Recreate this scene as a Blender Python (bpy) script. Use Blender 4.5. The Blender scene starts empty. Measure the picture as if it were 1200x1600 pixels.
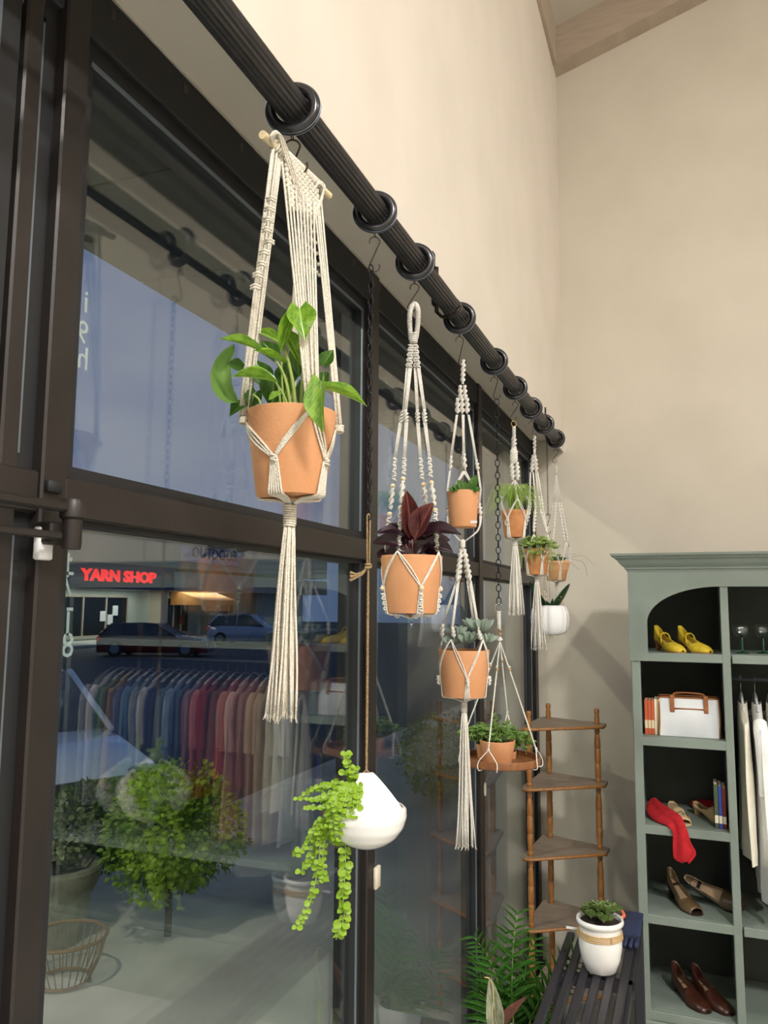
import bpy, math, random
from mathutils import Vector as V, Matrix
rnd = random.Random(7)
sc = bpy.context.scene
COL = sc.collection
PI = math.pi
# ------------------------------------------------------------------ camera
F = 1240.0                                   # focal length in pixels of the 1200 x 1600 frame
CAM = V((0, 0, 2.0))
aY = V((477, -148, -F)).normalized()
aZ = V((71, (477*71 + F*F)/148, -F)).normalized()
aX = aY.cross(aZ)
RC = Matrix((aX, aY, aZ))                    # camera -> world
cd = bpy.data.cameras.new('camera'); cam = bpy.data.objects.new('camera', cd); COL.objects.link(cam)
cam.matrix_world = Matrix.Translation(CAM) @ RC.to_4x4()
cd.sensor_fit = 'VERTICAL'; cd.sensor_height = 24; cd.sensor_width = 18; cd.lens = 24*F/1600
cd.clip_start = 0.02; cd.clip_end = 300
sc.camera = cam
# ------------------------------------------------------------------ world, light, exposure
sc.view_settings.view_transform = 'Standard'; sc.view_settings.look = 'None'
sc.view_settings.gamma = 1; sc.view_settings.use_curve_mapping = False
sc.view_settings.exposure = -0.16
w = bpy.data.worlds.new('dusk_sky'); sc.world = w; w.use_nodes = True
nt = w.node_tree; nt.nodes.clear()
def nn(nt, t, **k):
    n = nt.nodes.new(t)
    for a, b in k.items(): setattr(n, a, b)
    return n
tc = nn(nt, 'ShaderNodeTexCoord'); sep = nn(nt, 'ShaderNodeSeparateXYZ'); nt.links.new(tc.outputs['Generated'], sep.inputs[0])
rp = nn(nt, 'ShaderNodeValToRGB'); nt.links.new(sep.outputs['Z'], rp.inputs[0])
rp.color_ramp.elements[0].position = 0.0; rp.color_ramp.elements[0].color = (.13, .20, .42, 1)
rp.color_ramp.elements[1].position = 0.8; rp.color_ramp.elements[1].color = (.05, .115, .36, 1)
mp = nn(nt, 'ShaderNodeMapping'); mp.inputs['Scale'].default_value = (1.6, 1.6, 4.5); nt.links.new(tc.outputs['Generated'], mp.inputs[0])
nz = nn(nt, 'ShaderNodeTexNoise'); nz.inputs['Scale'].default_value = 1.3; nz.inputs['Detail'].default_value = 5; nt.links.new(mp.outputs[0], nz.inputs[0])
cr = nn(nt, 'ShaderNodeValToRGB'); nt.links.new(nz.outputs[0], cr.inputs[0])
cr.color_ramp.elements[0].position = .40; cr.color_ramp.elements[1].position = .72
mx = nn(nt, 'ShaderNodeMixRGB'); nt.links.new(cr.outputs[0], mx.inputs[0]); nt.links.new(rp.outputs[0], mx.inputs[1]); mx.inputs[2].default_value = (.26, .31, .47, 1)
bg = nn(nt, 'ShaderNodeBackground'); bg.inputs[1].default_value = 1.0; nt.links.new(mx.outputs[0], bg.inputs[0])
wo = nn(nt, 'ShaderNodeOutputWorld'); nt.links.new(bg.outputs[0], wo.inputs[0])

def area(name, loc, target, sx, sy, power, col=(1, .965, .915)):
    l = bpy.data.lights.new(name, 'AREA'); l.shape = 'RECTANGLE'; l.size = sx; l.size_y = sy; l.energy = power; l.color = col
    o = bpy.data.objects.new(name, l); COL.objects.link(o); o.location = loc
    o.rotation_euler = (V(target)-V(loc)).to_track_quat('-Z', 'Y').to_euler()
    return o
LAMPS = [(2.14, -1.63, 5.6, .3, .8, 370), (4.6, -2.5, 6.2, .5, 1.4, 270), (5.0, 1.8, 6.4, .5, 1.4, 210), (1.5, -5.0, 5.6, .5, 1.2, 80)]
for i, (x, y, z, a, b, p) in enumerate(LAMPS): area('ceiling_light', (x, y, z), (x, y, 0), a, b, p)

# ------------------------------------------------------------------ helpers
def ray(px, py): return RC @ V((px-600, 800-py, -F))
def atx(px, py, x): d = ray(px, py); return CAM + d*(x/d.x)
def aty(px, py, y): d = ray(px, py); return CAM + d*(y/d.y)
def atz(px, py, z): d = ray(px, py); return CAM + d*((z-2.0)/d.z)
def atd(px, py, dep): return CAM + ray(px, py)*(dep/F)
def depth(p): return -((RC.transposed() @ (V(p)-CAM)).z)
def lin(c): return tuple((((v/255+.055)/1.055)**2.4 if v > 10 else v/255/12.92) for v in c)

def mat(name, rgb, rough=.6, rgb2=None, scale=8., metal=0., bump=0., bscale=60., spec=.5, emit=None, estr=0., trans=0., coat=0., sub=0., stretch=None, detail=4):
    m = bpy.data.materials.new(name); m.use_nodes = True; nt = m.node_tree; b = nt.nodes['Principled BSDF']
    c = lin(rgb) + (1,); b.inputs['Base Color'].default_value = c; b.inputs['Roughness'].default_value = rough
    b.inputs['Metallic'].default_value = metal; b.inputs['Specular IOR Level'].default_value = spec
    b.inputs['Coat Weight'].default_value = coat; b.inputs['Transmission Weight'].default_value = trans
    if sub: b.inputs['Subsurface Weight'].default_value = sub; b.inputs['Subsurface Radius'].default_value = (.01, .01, .005)
    tcn = nn(nt, 'ShaderNodeTexCoord'); src = tcn.outputs['Object']
    if stretch:
        mpn = nn(nt, 'ShaderNodeMapping'); mpn.inputs['Scale'].default_value = stretch; nt.links.new(src, mpn.inputs[0]); src = mpn.outputs[0]
    if rgb2:
        n = nn(nt, 'ShaderNodeTexNoise'); n.inputs['Scale'].default_value = scale; n.inputs['Detail'].default_value = detail; nt.links.new(src, n.inputs[0])
        r = nn(nt, 'ShaderNodeValToRGB'); r.color_ramp.elements[0].position = .35; r.color_ramp.elements[1].position = .68
        r.color_ramp.elements[0].color = c; r.color_ramp.elements[1].color = lin(rgb2) + (1,)
        nt.links.new(n.outputs[0], r.inputs[0]); nt.links.new(r.outputs[0], b.inputs['Base Color'])
    if bump:
        n = nn(nt, 'ShaderNodeTexNoise'); n.inputs['Scale'].default_value = bscale; n.inputs['Detail'].default_value = 3; nt.links.new(src, n.inputs[0])
        bp = nn(nt, 'ShaderNodeBump'); bp.inputs['Strength'].default_value = bump; bp.inputs['Distance'].default_value = .004
        nt.links.new(n.outputs[0], bp.inputs['Height']); nt.links.new(bp.outputs[0], b.inputs['Normal'])
    if emit: b.inputs['Emission Color'].default_value = lin(emit) + (1,); b.inputs['Emission Strength'].default_value = estr
    return m
def glass_mat(name, base=.08, tint=(.93, .96, .95)):
    m = bpy.data.materials.new(name); m.use_nodes = True; nt = m.node_tree; nt.nodes.clear()
    g = nn(nt, 'ShaderNodeNewGeometry'); d = nn(nt, 'ShaderNodeVectorMath', operation='DOT_PRODUCT')
    nt.links.new(g.outputs['Normal'], d.inputs[0]); nt.links.new(g.outputs['Incoming'], d.inputs[1])
    a = nn(nt, 'ShaderNodeMath', operation='ABSOLUTE'); nt.links.new(d.outputs['Value'], a.inputs[0])
    s = nn(nt, 'ShaderNodeMath', operation='SUBTRACT'); s.inputs[0].default_value = 1; nt.links.new(a.outputs[0], s.inputs[1])
    p = nn(nt, 'ShaderNodeMath', operation='POWER'); nt.links.new(s.outputs[0], p.inputs[0]); p.inputs[1].default_value = 5
    q = nn(nt, 'ShaderNodeMath', operation='MULTIPLY_ADD'); nt.links.new(p.outputs[0], q.inputs[0]); q.inputs[1].default_value = 1-base; q.inputs[2].default_value = base
    t = nn(nt, 'ShaderNodeBsdfTransparent'); t.inputs[0].default_value = tint + (1,)
    gl = nn(nt, 'ShaderNodeBsdfGlossy'); gl.inputs['Roughness'].default_value = 0.0
    mxs = nn(nt, 'ShaderNodeMixShader'); nt.links.new(q.outputs[0], mxs.inputs[0]); nt.links.new(t.outputs[0], mxs.inputs[1]); nt.links.new(gl.outputs[0], mxs.inputs[2])
    o = nn(nt, 'ShaderNodeOutputMaterial'); nt.links.new(mxs.outputs[0], o.inputs[0]); return m
def leaf_mat(name, rgb, rgb2, vein=None, rough=.35, back=None, vw=.06, blotch=.5):
    """leaf: noise mottling, a paler midrib along the local Y axis (the leaf mesh is 1 unit long, x in -.5..+.5), some translucency"""
    m = bpy.data.materials.new(name); m.use_nodes = True; nt = m.node_tree; b = nt.nodes['Principled BSDF']
    tcn = nn(nt, 'ShaderNodeTexCoord'); n = nn(nt, 'ShaderNodeTexNoise'); n.inputs['Scale'].default_value = 5; nt.links.new(tcn.outputs['Object'], n.inputs[0])
    r = nn(nt, 'ShaderNodeValToRGB'); r.color_ramp.elements[0].position = blotch-.12; r.color_ramp.elements[1].position = blotch+.14
    r.color_ramp.elements[0].color = lin(rgb)+(1,); r.color_ramp.elements[1].color = lin(rgb2)+(1,); nt.links.new(n.outputs[0], r.inputs[0]); out = r.outputs[0]
    if vein:
        sp = nn(nt, 'ShaderNodeSeparateXYZ'); nt.links.new(tcn.outputs['Object'], sp.inputs[0])
        ab = nn(nt, 'ShaderNodeMath', operation='ABSOLUTE'); nt.links.new(sp.outputs['X'], ab.inputs[0])
        wv = nn(nt, 'ShaderNodeMath', operation='SUBTRACT'); nt.links.new(sp.outputs['Y'], wv.inputs[0]); nt.links.new(ab.outputs[0], wv.inputs[1])
        fr = nn(nt, 'ShaderNodeMath', operation='PINGPONG'); fr.inputs[1].default_value = .055; nt.links.new(wv.outputs[0], fr.inputs[0])
        lt2 = nn(nt, 'ShaderNodeMath', operation='LESS_THAN'); nt.links.new(fr.outputs[0], lt2.inputs[0]); lt2.inputs[1].default_value = .007
        lt = nn(nt, 'ShaderNodeMath', operation='LESS_THAN'); nt.links.new(ab.outputs[0], lt.inputs[0]); lt.inputs[1].default_value = vw*.35
        mxx = nn(nt, 'ShaderNodeMath', operation='MAXIMUM'); nt.links.new(lt.outputs[0], mxx.inputs[0])
        hf = nn(nt, 'ShaderNodeMath', operation='MULTIPLY'); nt.links.new(lt2.outputs[0], hf.inputs[0]); hf.inputs[1].default_value = .35; nt.links.new(hf.outputs[0], mxx.inputs[1])
        mm = nn(nt, 'ShaderNodeMixRGB'); nt.links.new(mxx.outputs[0], mm.inputs[0]); nt.links.new(out, mm.inputs[1]); mm.inputs[2].default_value = lin(vein)+(1,); out = mm.outputs[0]
    nt.links.new(out, b.inputs['Base Color']); b.inputs['Roughness'].default_value = rough
    tr = nn(nt, 'ShaderNodeBsdfTranslucent'); nt.links.new(out, tr.inputs[0])
    mxs = nn(nt, 'ShaderNodeMixShader'); mxs.inputs[0].default_value = .3; nt.links.new(b.outputs[0], mxs.inputs[1]); nt.links.new(tr.outputs[0], mxs.inputs[2])
    nt.links.new(mxs.outputs[0], nt.nodes['Material Output'].inputs[0]); return m

class MB:
    def __init__(s): s.v = []; s.f = []
    def add(s, vs, fs):
        o = len(s.v); s.v += [tuple(v) for v in vs]; s.f += [tuple(i+o for i in f) for f in fs]; return s
    def box(s, a, b, bev=0.):
        a, b = V(a), V(b); x0, y0, z0 = (min(a[i], b[i]) for i in range(3)); x1, y1, z1 = (max(a[i], b[i]) for i in range(3))
        e = min(bev, (x1-x0)*.45, (y1-y0)*.45, (z1-z0)*.45)
        if e <= 0:
            return s.add([(x0,y0,z0),(x1,y0,z0),(x1,y1,z0),(x0,y1,z0),(x0,y0,z1),(x1,y0,z1),(x1,y1,z1),(x0,y1,z1)],
                  [(0,3,2,1),(4,5,6,7),(0,1,5,4),(1,2,6,5),(2,3,7,6),(3,0,4,7)])
        rings = []
        for z, i in ((z0, e), (z0+e, 0), (z1-e, 0), (z1, e)):
            X0, X1, Y0, Y1 = x0+i, x1-i, y0+i, y1-i
            rings.append([(X0+e,Y0,z),(X1-e,Y0,z),(X1,Y0+e,z),(X1,Y1-e,z),(X1-e,Y1,z),(X0+e,Y1,z),(X0,Y1-e,z),(X0,Y0+e,z)])
        vs = [v for r in rings for v in r]; fs = [tuple(range(7,-1,-1)), tuple(range(24,32))]
        for k in range(3):
            for j in range(8): fs.append((k*8+j, k*8+(j+1) % 8, (k+1)*8+(j+1) % 8, (k+1)*8+j))
        return s.add(vs, fs)
    def tube(s, pts, r, n=6, cap=True, closed=False):
        pts = [V(p) for p in pts]; N = len(pts); rr = r if isinstance(r, (list, tuple)) else [r]*N
        t0 = (pts[1]-pts[0]).normalized(); u = t0.orthogonal().normalized(); vs = []
        for i, p in enumerate(pts):
            if closed: t = pts[(i+1) % N]-pts[i-1]
            else: t = pts[min(i+1, N-1)]-pts[max(i-1, 0)]
            if t.length < 1e-9: t = t0
            t = t.normalized(); u = (u - t*u.dot(t))
            if u.length < 1e-6: u = t.orthogonal()
            u.normalize(); w_ = t.cross(u)
            for k in range(n):
                a = 2*PI*k/n; vs.append(p + (u*math.cos(a)+w_*math.sin(a))*rr[i])
        fs = []
        for i in range(N if closed else N-1):
            j = (i+1) % N
            for k in range(n): fs.append((i*n+k, i*n+(k+1) % n, j*n+(k+1) % n, j*n+k))
        if cap and not closed: fs += [tuple(range(n-1, -1, -1)), tuple(range((N-1)*n, N*n))]
        return s.add(vs, fs)
    def lathe(s, c, prof, n=32, a0=0., a1=2*PI, M=None):
        """prof: (r, z) pairs, from bottom outside up and over"""
        c = V(c); vs = []; full = abs(a1-a0-2*PI) < 1e-6; m = n if full else n+1
        for r, z in prof:
            for k in range(m):
                a = a0+(a1-a0)*k/n; p = V((r*math.cos(a), r*math.sin(a), z)); vs.append(c + (M @ p if M else p))
        fs = []
        for i in range(len(prof)-1):
            for k in range(n):
                kk = (k+1) % m if full else k+1
                fs.append((i*m+k, i*m+kk, (i+1)*m+kk, (i+1)*m+k))
        return s.add(vs, fs)
    def ball(s, c, r, n=10, sc=(1, 1, 1), M=None):
        m = max(5, n//2+1)
        pr = [(max(1e-5, math.sin(PI*i/m))*1., -math.cos(PI*i/m)) for i in range(m+1)]
        c = V(c); vs = []
        for q, z in pr:
            for k in range(n):
                a = 2*PI*k/n; p = V((q*math.cos(a)*r*sc[0], q*math.sin(a)*r*sc[1], z*r*sc[2])); vs.append(c + (M @ p if M else p))
        fs = [(i*n+k, i*n+(k+1) % n, (i+1)*n+(k+1) % n, (i+1)*n+k) for i in range(m) for k in range(n)]
        return s.add(vs, fs)
    def torus(s, c, R, r, M=None, n=24, m=8, sy=1.):
        c = V(c); pts = []
        for i in range(n):
            a = 2*PI*i/n; p = V((R*math.cos(a), R*sy*math.sin(a), 0)); pts.append(c + (M @ p if M else p))
        return s.tube(pts, r, m, closed=True)
    def prism(s, poly, a, b, axis='y'):
        """poly of 2D points extruded along an axis between a and b"""
        n = len(poly); f3 = {'y': lambda p, t: (p[0], t, p[1]), 'x': lambda p, t: (t, p[0], p[1]), 'z': lambda p, t: (p[0], p[1], t)}[axis]
        vs = [f3(p, a) for p in poly]+[f3(p, b) for p in poly]
        fs = [tuple(range(n)), tuple(range(2*n-1, n-1, -1))]+[(i, i+n, (i+1) % n+n, (i+1) % n) for i in range(n)]
        return s.add(vs, fs)
    def twist(s, a, b, R, r, turns, strands=2, n=5, seg=9, ph=0.):
        if strands == 3: strands = 2; R *= 1.12; turns *= 1.15; s.tube([a, V(a).lerp(V(b), .1), V(a).lerp(V(b), .9), b], [R*.3, R*.62, R*.62, R*.3], 6)
        a, b = V(a), V(b); t = (b-a).normalized(); u = t.orthogonal().normalized(); w_ = t.cross(u); N = max(4, int(turns*seg))
        for k in range(strands):
            pts = []
            for i in range(N+1):
                q = i/N; an = ph+2*PI*(k/strands+turns*q); e = min(1, 4*q+.25, 4*(1-q)+.25)
                pts.append(a.lerp(b, q)+(u*math.cos(an)+w_*math.sin(an))*R*e)
            s.tube(pts, r, n)
        return s
    def knots(s, a, b, R, r, num, n=5):
        """square knot sinnet: rows of crossing cords down a core"""
        a, b = V(a), V(b); t = (b-a).normalized(); view = (CAM-a); view = (view-t*view.dot(t)).normalized(); u = t.cross(view)
        L = (b-a).length; h = L/num
        for k in (-1, 1): s.tube([a+u*R*.4*k, b+u*R*.4*k], r*.9, n)
        for i in range(num):
            p = a+t*h*(i+.5)
            for sg in (1, -1):
                pts = []
                for j in range(9):
                    an = PI*j/8
                    pts.append(p+u*(math.cos(an)*R)+view*(sg*math.sin(an)*R*.75)+t*(h*.28*math.cos(an)*(1 if i % 2 else -1)))
                s.tube(pts, min(r, h*.45), n)
        return s
    def mesh(s, name, off=V((0, 0, 0)), smooth=True):
        me = bpy.data.meshes.new(name); me.from_pydata([tuple(V(v)-off) for v in s.v], [], s.f)
        if smooth: me.polygons.foreach_set('use_smooth', [True]*len(me.polygons))
        me.update(); return me
def setp(o, label=None, cat=None, group=None, kind=None):
    for k, v in (('label', label), ('category', cat), ('group', group), ('kind', kind)):
        if v: o[k] = v
    return o
def rootof(o):
    while o.parent: o = o.parent
    return o
def thing(name, loc, label, cat, group=None):
    o = bpy.data.objects.new(name, None); COL.objects.link(o); o.location = loc; o.empty_display_size = .05; return setp(o, label, cat, group)
def part(mb, name, m, parent=None, smooth=True, label=None, kind=None, cat=None, group=None, auto=None):
    off = V(rootof(parent).location) if parent else V((0, 0, 0))
    o = bpy.data.objects.new(name, mb.mesh(name, off, smooth)); COL.objects.link(o); o.data.materials.append(m)
    if parent: o.parent = parent
    if auto:
        bm = o.data; bm.set_sharp_from_angle(angle=math.radians(auto))
    return setp(o, label, cat, group, kind)
def inst(name, me, parent, M, label=None):
    """shared-mesh part; M is its world matrix"""
    o = bpy.data.objects.new(name, me); COL.objects.link(o); o.parent = parent
    o.matrix_local = Matrix.Translation(-V(rootof(parent).location)) @ M
    if label: o['label'] = label
    return o
def frame(base, tip, normal=None, wd=None):
    """matrix whose Y axis runs from base to tip, Z near normal; x scaled to wd"""
    base, tip = V(base), V(tip); y = tip-base; L = y.length; y.normalize()
    z = V(normal) if normal is not None else V((0, 0, 1)); z = z-y*z.dot(y)
    if z.length < 1e-4: z = y.orthogonal()
    z.normalize(); x = y.cross(z); wd = wd or L
    m = Matrix(((x.x*wd, y.x*L, z.x*L, base.x), (x.y*wd, y.y*L, z.y*L, base.y), (x.z*wd, y.z*L, z.z*L, base.z), (0, 0, 0, 1))); return m
def leaf_mesh(name, m, shape='oval', nl=8, nw=4, fold=.12, curl=-.25, thick=0.):
    mb = MB(); vs = []; fs = []
    for i in range(nl+1):
        t = i/nl
        if shape == 'oval': h = math.sin(PI*min(1, t*.98+.01))**.75*.5
        elif shape == 'heart': h = (.5*math.sin(PI*min(1, (t+.10)/1.1))**.7 * (1.18-.75*t*t)) if t < 1 else 0
        elif shape == 'round': h = .5*math.sqrt(max(0, 1-(2*t-1)**2))
        elif shape == 'lance': h = .5*math.sin(PI*t**.7)**.9 if 0 < t < 1 else 0
        elif shape == 'blade': h = .5*(1-t)**.6
        h = max(h, .01)
        for j in range(nw+1):
            s_ = j/nw*2-1; yy = t
            if shape == 'heart' and t < .15: yy = t-.16*abs(s_)*(1-t/.15)
            vs.append((h*s_, yy, fold*abs(s_)*h*2 + curl*t*t + .02*math.sin(7*t+3*s_)*abs(s_)))
    for i in range(nl):
        for j in range(nw): a = i*(nw+1)+j; fs.append((a, a+1, a+nw+2, a+nw+1))
    if thick:
        k = len(vs); vs += [(x, y, z-thick*(1-abs(y*2-1)**3)-.005) for x, y, z in vs]
        fs += [(c+k, b+k, a+k, d+k) for d, a, b, c in fs[:]]
    mb.add(vs, fs); me = mb.mesh(name); me.materials.append(m); return me
def catmull(P, n=6):
    P = [V(p) for p in P]; Q = [P[0]*2-P[1]]+P+[P[-1]*2-P[-2]]; out = []
    for i in range(1, len(Q)-2):
        for k in range(n):
            t = k/n; a, b, c, d = Q[i-1], Q[i], Q[i+1], Q[i+2]
            out.append(.5*((2*b)+(c-a)*t+(2*a-5*b+4*c-d)*t*t+(3*b-a-3*c+d)*t**3))
    out.append(P[-1]); return out

# ------------------------------------------------------------------ materials
M_wall = mat('wall_paint', (219, 210, 198), .85, (213, 204, 191), 3, bump=.12, bscale=40)
M_end = mat('end_wall_paint', (212, 204, 190), .85, (205, 197, 182), 2.5, bump=.1, bscale=40)
M_ceil = mat('ceiling_paint', (205, 197, 184), .9, (196, 188, 175), 3)
M_beam = mat('beam_paint', (182, 166, 150), .8, (172, 157, 141), 5, stretch=(1, 1, 8))
M_floor = mat('concrete_floor', (190, 190, 184), .4, (168, 168, 162), 2.2, bump=.1, bscale=20)
M_frame = mat('bronze_frame', (46, 41, 39), .42, (39, 35, 33), 9, metal=.25, bump=.05, bscale=120)
M_gask = mat('black_gasket', (27, 28, 31), .6)
M_alu = mat('glazing_bead_metal', (120, 130, 142), .35, metal=.6)
M_glass = glass_mat('window_glass')
M_rod = mat('black_wood_rod', (40, 38, 39), .42, (30, 29, 30), 30, bump=.2, bscale=90)
M_ring = mat('black_ring_lacquer', (24, 24, 30), .28, coat=.3)
M_wire = mat('dark_wire', (52, 44, 38), .35, metal=.8)
M_chain = mat('black_chain', (26, 25, 26), .4, metal=.6)
M_brass = mat('brass', (200, 170, 100), .25, metal=.9)
M_silver = mat('silver_ring', (190, 185, 172), .25, metal=.95)
M_cord = mat('cotton_cord', (236, 229, 214), .9, (222, 213, 196), 160, bump=.9, bscale=420)
M_cord2 = mat('white_cotton_cord', (238, 234, 226), .9, (222, 217, 207), 160, bump=.9, bscale=420)
M_jute = mat('jute_twine', (178, 152, 112), .95, (150, 124, 88), 220, bump=1, bscale=500)
M_dowel = mat('pale_dowel_wood', (232, 214, 176), .6, (218, 196, 154), 30, stretch=(6, 1, 6))
M_bead = mat('pale_bead_wood', (226, 208, 172), .55, (212, 190, 150), 60)
M_bead2 = mat('brown_bead_wood', (178, 144, 100), .5, (158, 124, 84), 60)
M_terra = mat('terracotta', (212, 154, 110), .75, (204, 144, 98), 14, bump=.15, bscale=160)
M_terra2 = mat('rough_terracotta', (200, 140, 92), .8, (176, 112, 68), 25, bump=.3, bscale=160)
M_soil = mat('potting_soil', (52, 38, 28), .95, (30, 22, 16), 90, bump=1, bscale=200)
M_white = mat('white_ceramic', (236, 234, 232), .16, coat=.4)
M_whitem = mat('matte_white_ceramic', (232, 232, 234), .4)
M_sage = mat('sage_paint', (128, 139, 132), .55, (120, 132, 124), 6, bump=.08, bscale=60)
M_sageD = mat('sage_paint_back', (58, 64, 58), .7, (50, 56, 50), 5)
M_oak = mat('turned_oak', (160, 108, 56), .38, (132, 86, 40), 22, stretch=(3, 3, 1))
M_shelf = mat('worn_shelf_wood', (146, 130, 114), .5, (124, 108, 94), 9, stretch=(1, 5, 1))
M_tray = mat('acacia_tray', (142, 92, 54), .4, (118, 74, 42), 20, stretch=(1, 6, 1))
M_bench = mat('black_slat_paint', (40, 40, 47), .4, (32, 32, 38), 30, stretch=(8, 1, 8), bump=.2, bscale=60)
M_stem = mat('green_stem', (150, 170, 90), .5)
M_asph = mat('asphalt', (48, 54, 66), .8, (40, 46, 58), 3)
M_walk = mat('sidewalk_concrete', (190, 186, 176), .8, (160, 157, 148), 1.6, bump=.2, bscale=12)
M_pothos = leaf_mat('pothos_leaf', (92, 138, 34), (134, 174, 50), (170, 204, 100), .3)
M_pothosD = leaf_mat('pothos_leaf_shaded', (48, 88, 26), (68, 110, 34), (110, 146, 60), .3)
M_maroon = leaf_mat('maroon_leaf', (36, 20, 30), (52, 28, 40), (100, 58, 66), .3)
M_maroonR = leaf_mat('copper_leaf', (104, 56, 52), (80, 38, 42), (150, 84, 70), .35)
M_jenny = leaf_mat('lime_leaf', (128, 168, 30), (154, 188, 50), None, .45)
M_echev = leaf_mat('blue_green_succulent', (158, 178, 164), (188, 202, 188), None, .5)
M_jade = leaf_mat('jade_leaf', (66, 104, 44), (96, 138, 60), None, .3)
M_grass = leaf_mat('grass_blade', (160, 192, 84), (190, 214, 124), None, .5)
M_herb = leaf_mat('herb_leaf', (128, 160, 76), (172, 190, 112), None, .5)
M_palm = leaf_mat('palm_leaflet', (66, 120, 46), (98, 152, 66), None, .4)
M_dgreen = leaf_mat('dark_spike_leaf', (54, 92, 58), (86, 124, 84), None, .4)
M_bush = leaf_mat('bush_leaf', (104, 140, 34), (146, 176, 50), None, .5)

# ------------------------------------------------------------------ the room
XW, XF, XG, YE = -.635, -.800, -.830, 4.5      # upper wall face, frame face, glass, end wall
ZS = 2.935                                      # soffit
def struct(mb, name, m, smooth=False, parent=None, auto=None):
    o = part(mb, name, m, parent, smooth, auto=auto)
    if not parent: o['kind'] = 'structure'
    return o
struct(MB().box((-.98, -6, -.12), (8, YE+.2, 0)), 'floor', M_floor)
struct(MB().box((-.98, -6, ZS), (XW, YE+.02, 5.3), .004), 'wall_left', M_wall)
struct(MB().box((XW-.008, -6, 2.866), (XW, YE+.02, ZS+.001), .001), 'trim_20', M_wall)
struct(MB().box((-.98, YE, 0), (8, YE+.2, 8.5)), 'wall_end', M_end)
struct(MB().box((8, -6, 0), (8.2, YE+.2, 8.5)), 'wall_right', M_wall)
struct(MB().box((-.98, -6.2, 0), (8.2, -6, 8.5)), 'wall_rear', M_wall)
def cz(x): return 5.384+.305*(x+.635)
struct(MB().prism([(-1.1, cz(-1.1)), (8.2, cz(8.2)), (8.2, cz(8.2)+.2), (-1.1, cz(-1.1)+.2)], -6.2, YE+.2), 'ceiling', M_ceil)
struct(MB().prism([(XW+.001, cz(XW)-.235), (8, cz(8)-.235), (8, cz(8)), (XW+.001, cz(XW))], YE-.12, YE), 'trim_1', M_beam)
struct(MB().box((XW, -6, 5.144), (XW+.02, YE-.12, cz(XW+.02))), 'trim_2', M_beam)
# sill wall under the glass and soffit bead
struct(MB().box((-.98, -6, 0), (XF+.02, YE, .12)), 'baseboard_left', M_frame)
struct(MB().box((XF-.006, -6, ZS-.004), (XF-.001, YE, ZS+.0)), 'trim_3', M_wall)

# ---- storefront window: mullions, transoms, head, glass
def window(n, y0, y1, name='window_'):
    """opening between mullions; y0,y1 inner edges"""
    r = thing(name+str(n), ((XG), (y0+y1)/2, .12), None, None); r['kind'] = 'structure'
    z0, zt0, zt1, z1 = .12, 2.117, 2.174, 2.84
    for a, b, nm, gt in ((z0+.05, zt0, 'lower_pane', .008), (zt1, z1-.0, 'upper_pane', .034)):
        for q in (0, 1):
            x = XG-.026*q
            part(MB().box((x-.0012, y0+.012, a+.012), (x+.0012, y1-.012, b-.003)), nm, M_glass, r, False, kind=None)
        g = MB(); bx = XG+.016
        for (u0, v0, u1, v1) in ((y0, a, y0+.026, b), (y1-.030, a, y1, b), (y0+.026, a, y1-.030, a+.018), (y0+.026, b-gt, y1-.030, b)):
            g.box((XG-.045, u0, v0), (bx, u1, v1))
        part(g, 'gasket', M_gask, r, False)
        s = MB()
        s.box((bx-.001, y1-.032, a+.02), (bx+.003, y1-.026, b-.03)); (s.box((bx-.001, y0+.02, b-.036), (bx+.003, y1-.026, b-.030)) if gt > .02 else None)
        part(s, 'glazing_bead', M_alu, r, False)
    part(MB().box((XG-.04, y0, zt0), (XF, y1, zt1), .003), 'transom', M_frame, r, False)
    part(MB().box((XG-.04, y0, .12), (XF, y1, .17), .003), 'sill', M_frame, r, False)
    part(MB().box((XG-.04, y0, z1), (XF-.002, y1, ZS-.006), .003), 'head', M_gask, r, False)
    return r
MY = [(-2.48, -2.43), (-.37, -.32), (.81, .857), (1.976, 2.033), (3.184, 3.24), (4.42, 4.5)]
for i in range(5): window(i+1, MY[i][1], MY[i+1][0])
window(6, -6, MY[0][0])
for i, (a, b) in enumerate(MY):
    struct(MB().box((XG-.045, a, .12), (XF+.004, b, ZS-.004), .003), 'trim_%d' % (4+i), M_frame)
# fixing slots left in the head member
m_ = MB()
for k in range(28):
    y = -1+.19*k; m_.box((XF-.006, y, 2.895), (XF-.001, y+.012, 2.913))
struct(m_, 'trim_10', M_rod)
# door frame strip left of the first mullion
struct(MB().box((XG-.03, .675, .12), (XG+.03, .735, ZS-.01), .003), 'trim_11', M_gask)
struct(MB().box((XG-.03, .745, .12), (XG+.028, .775, 2.86), .003), 'trim_12', M_frame)
struct(MB().box((XG+.03, .685, .12), (XG+.036, .697, 2.9)), 'trim_13', M_alu)

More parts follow.
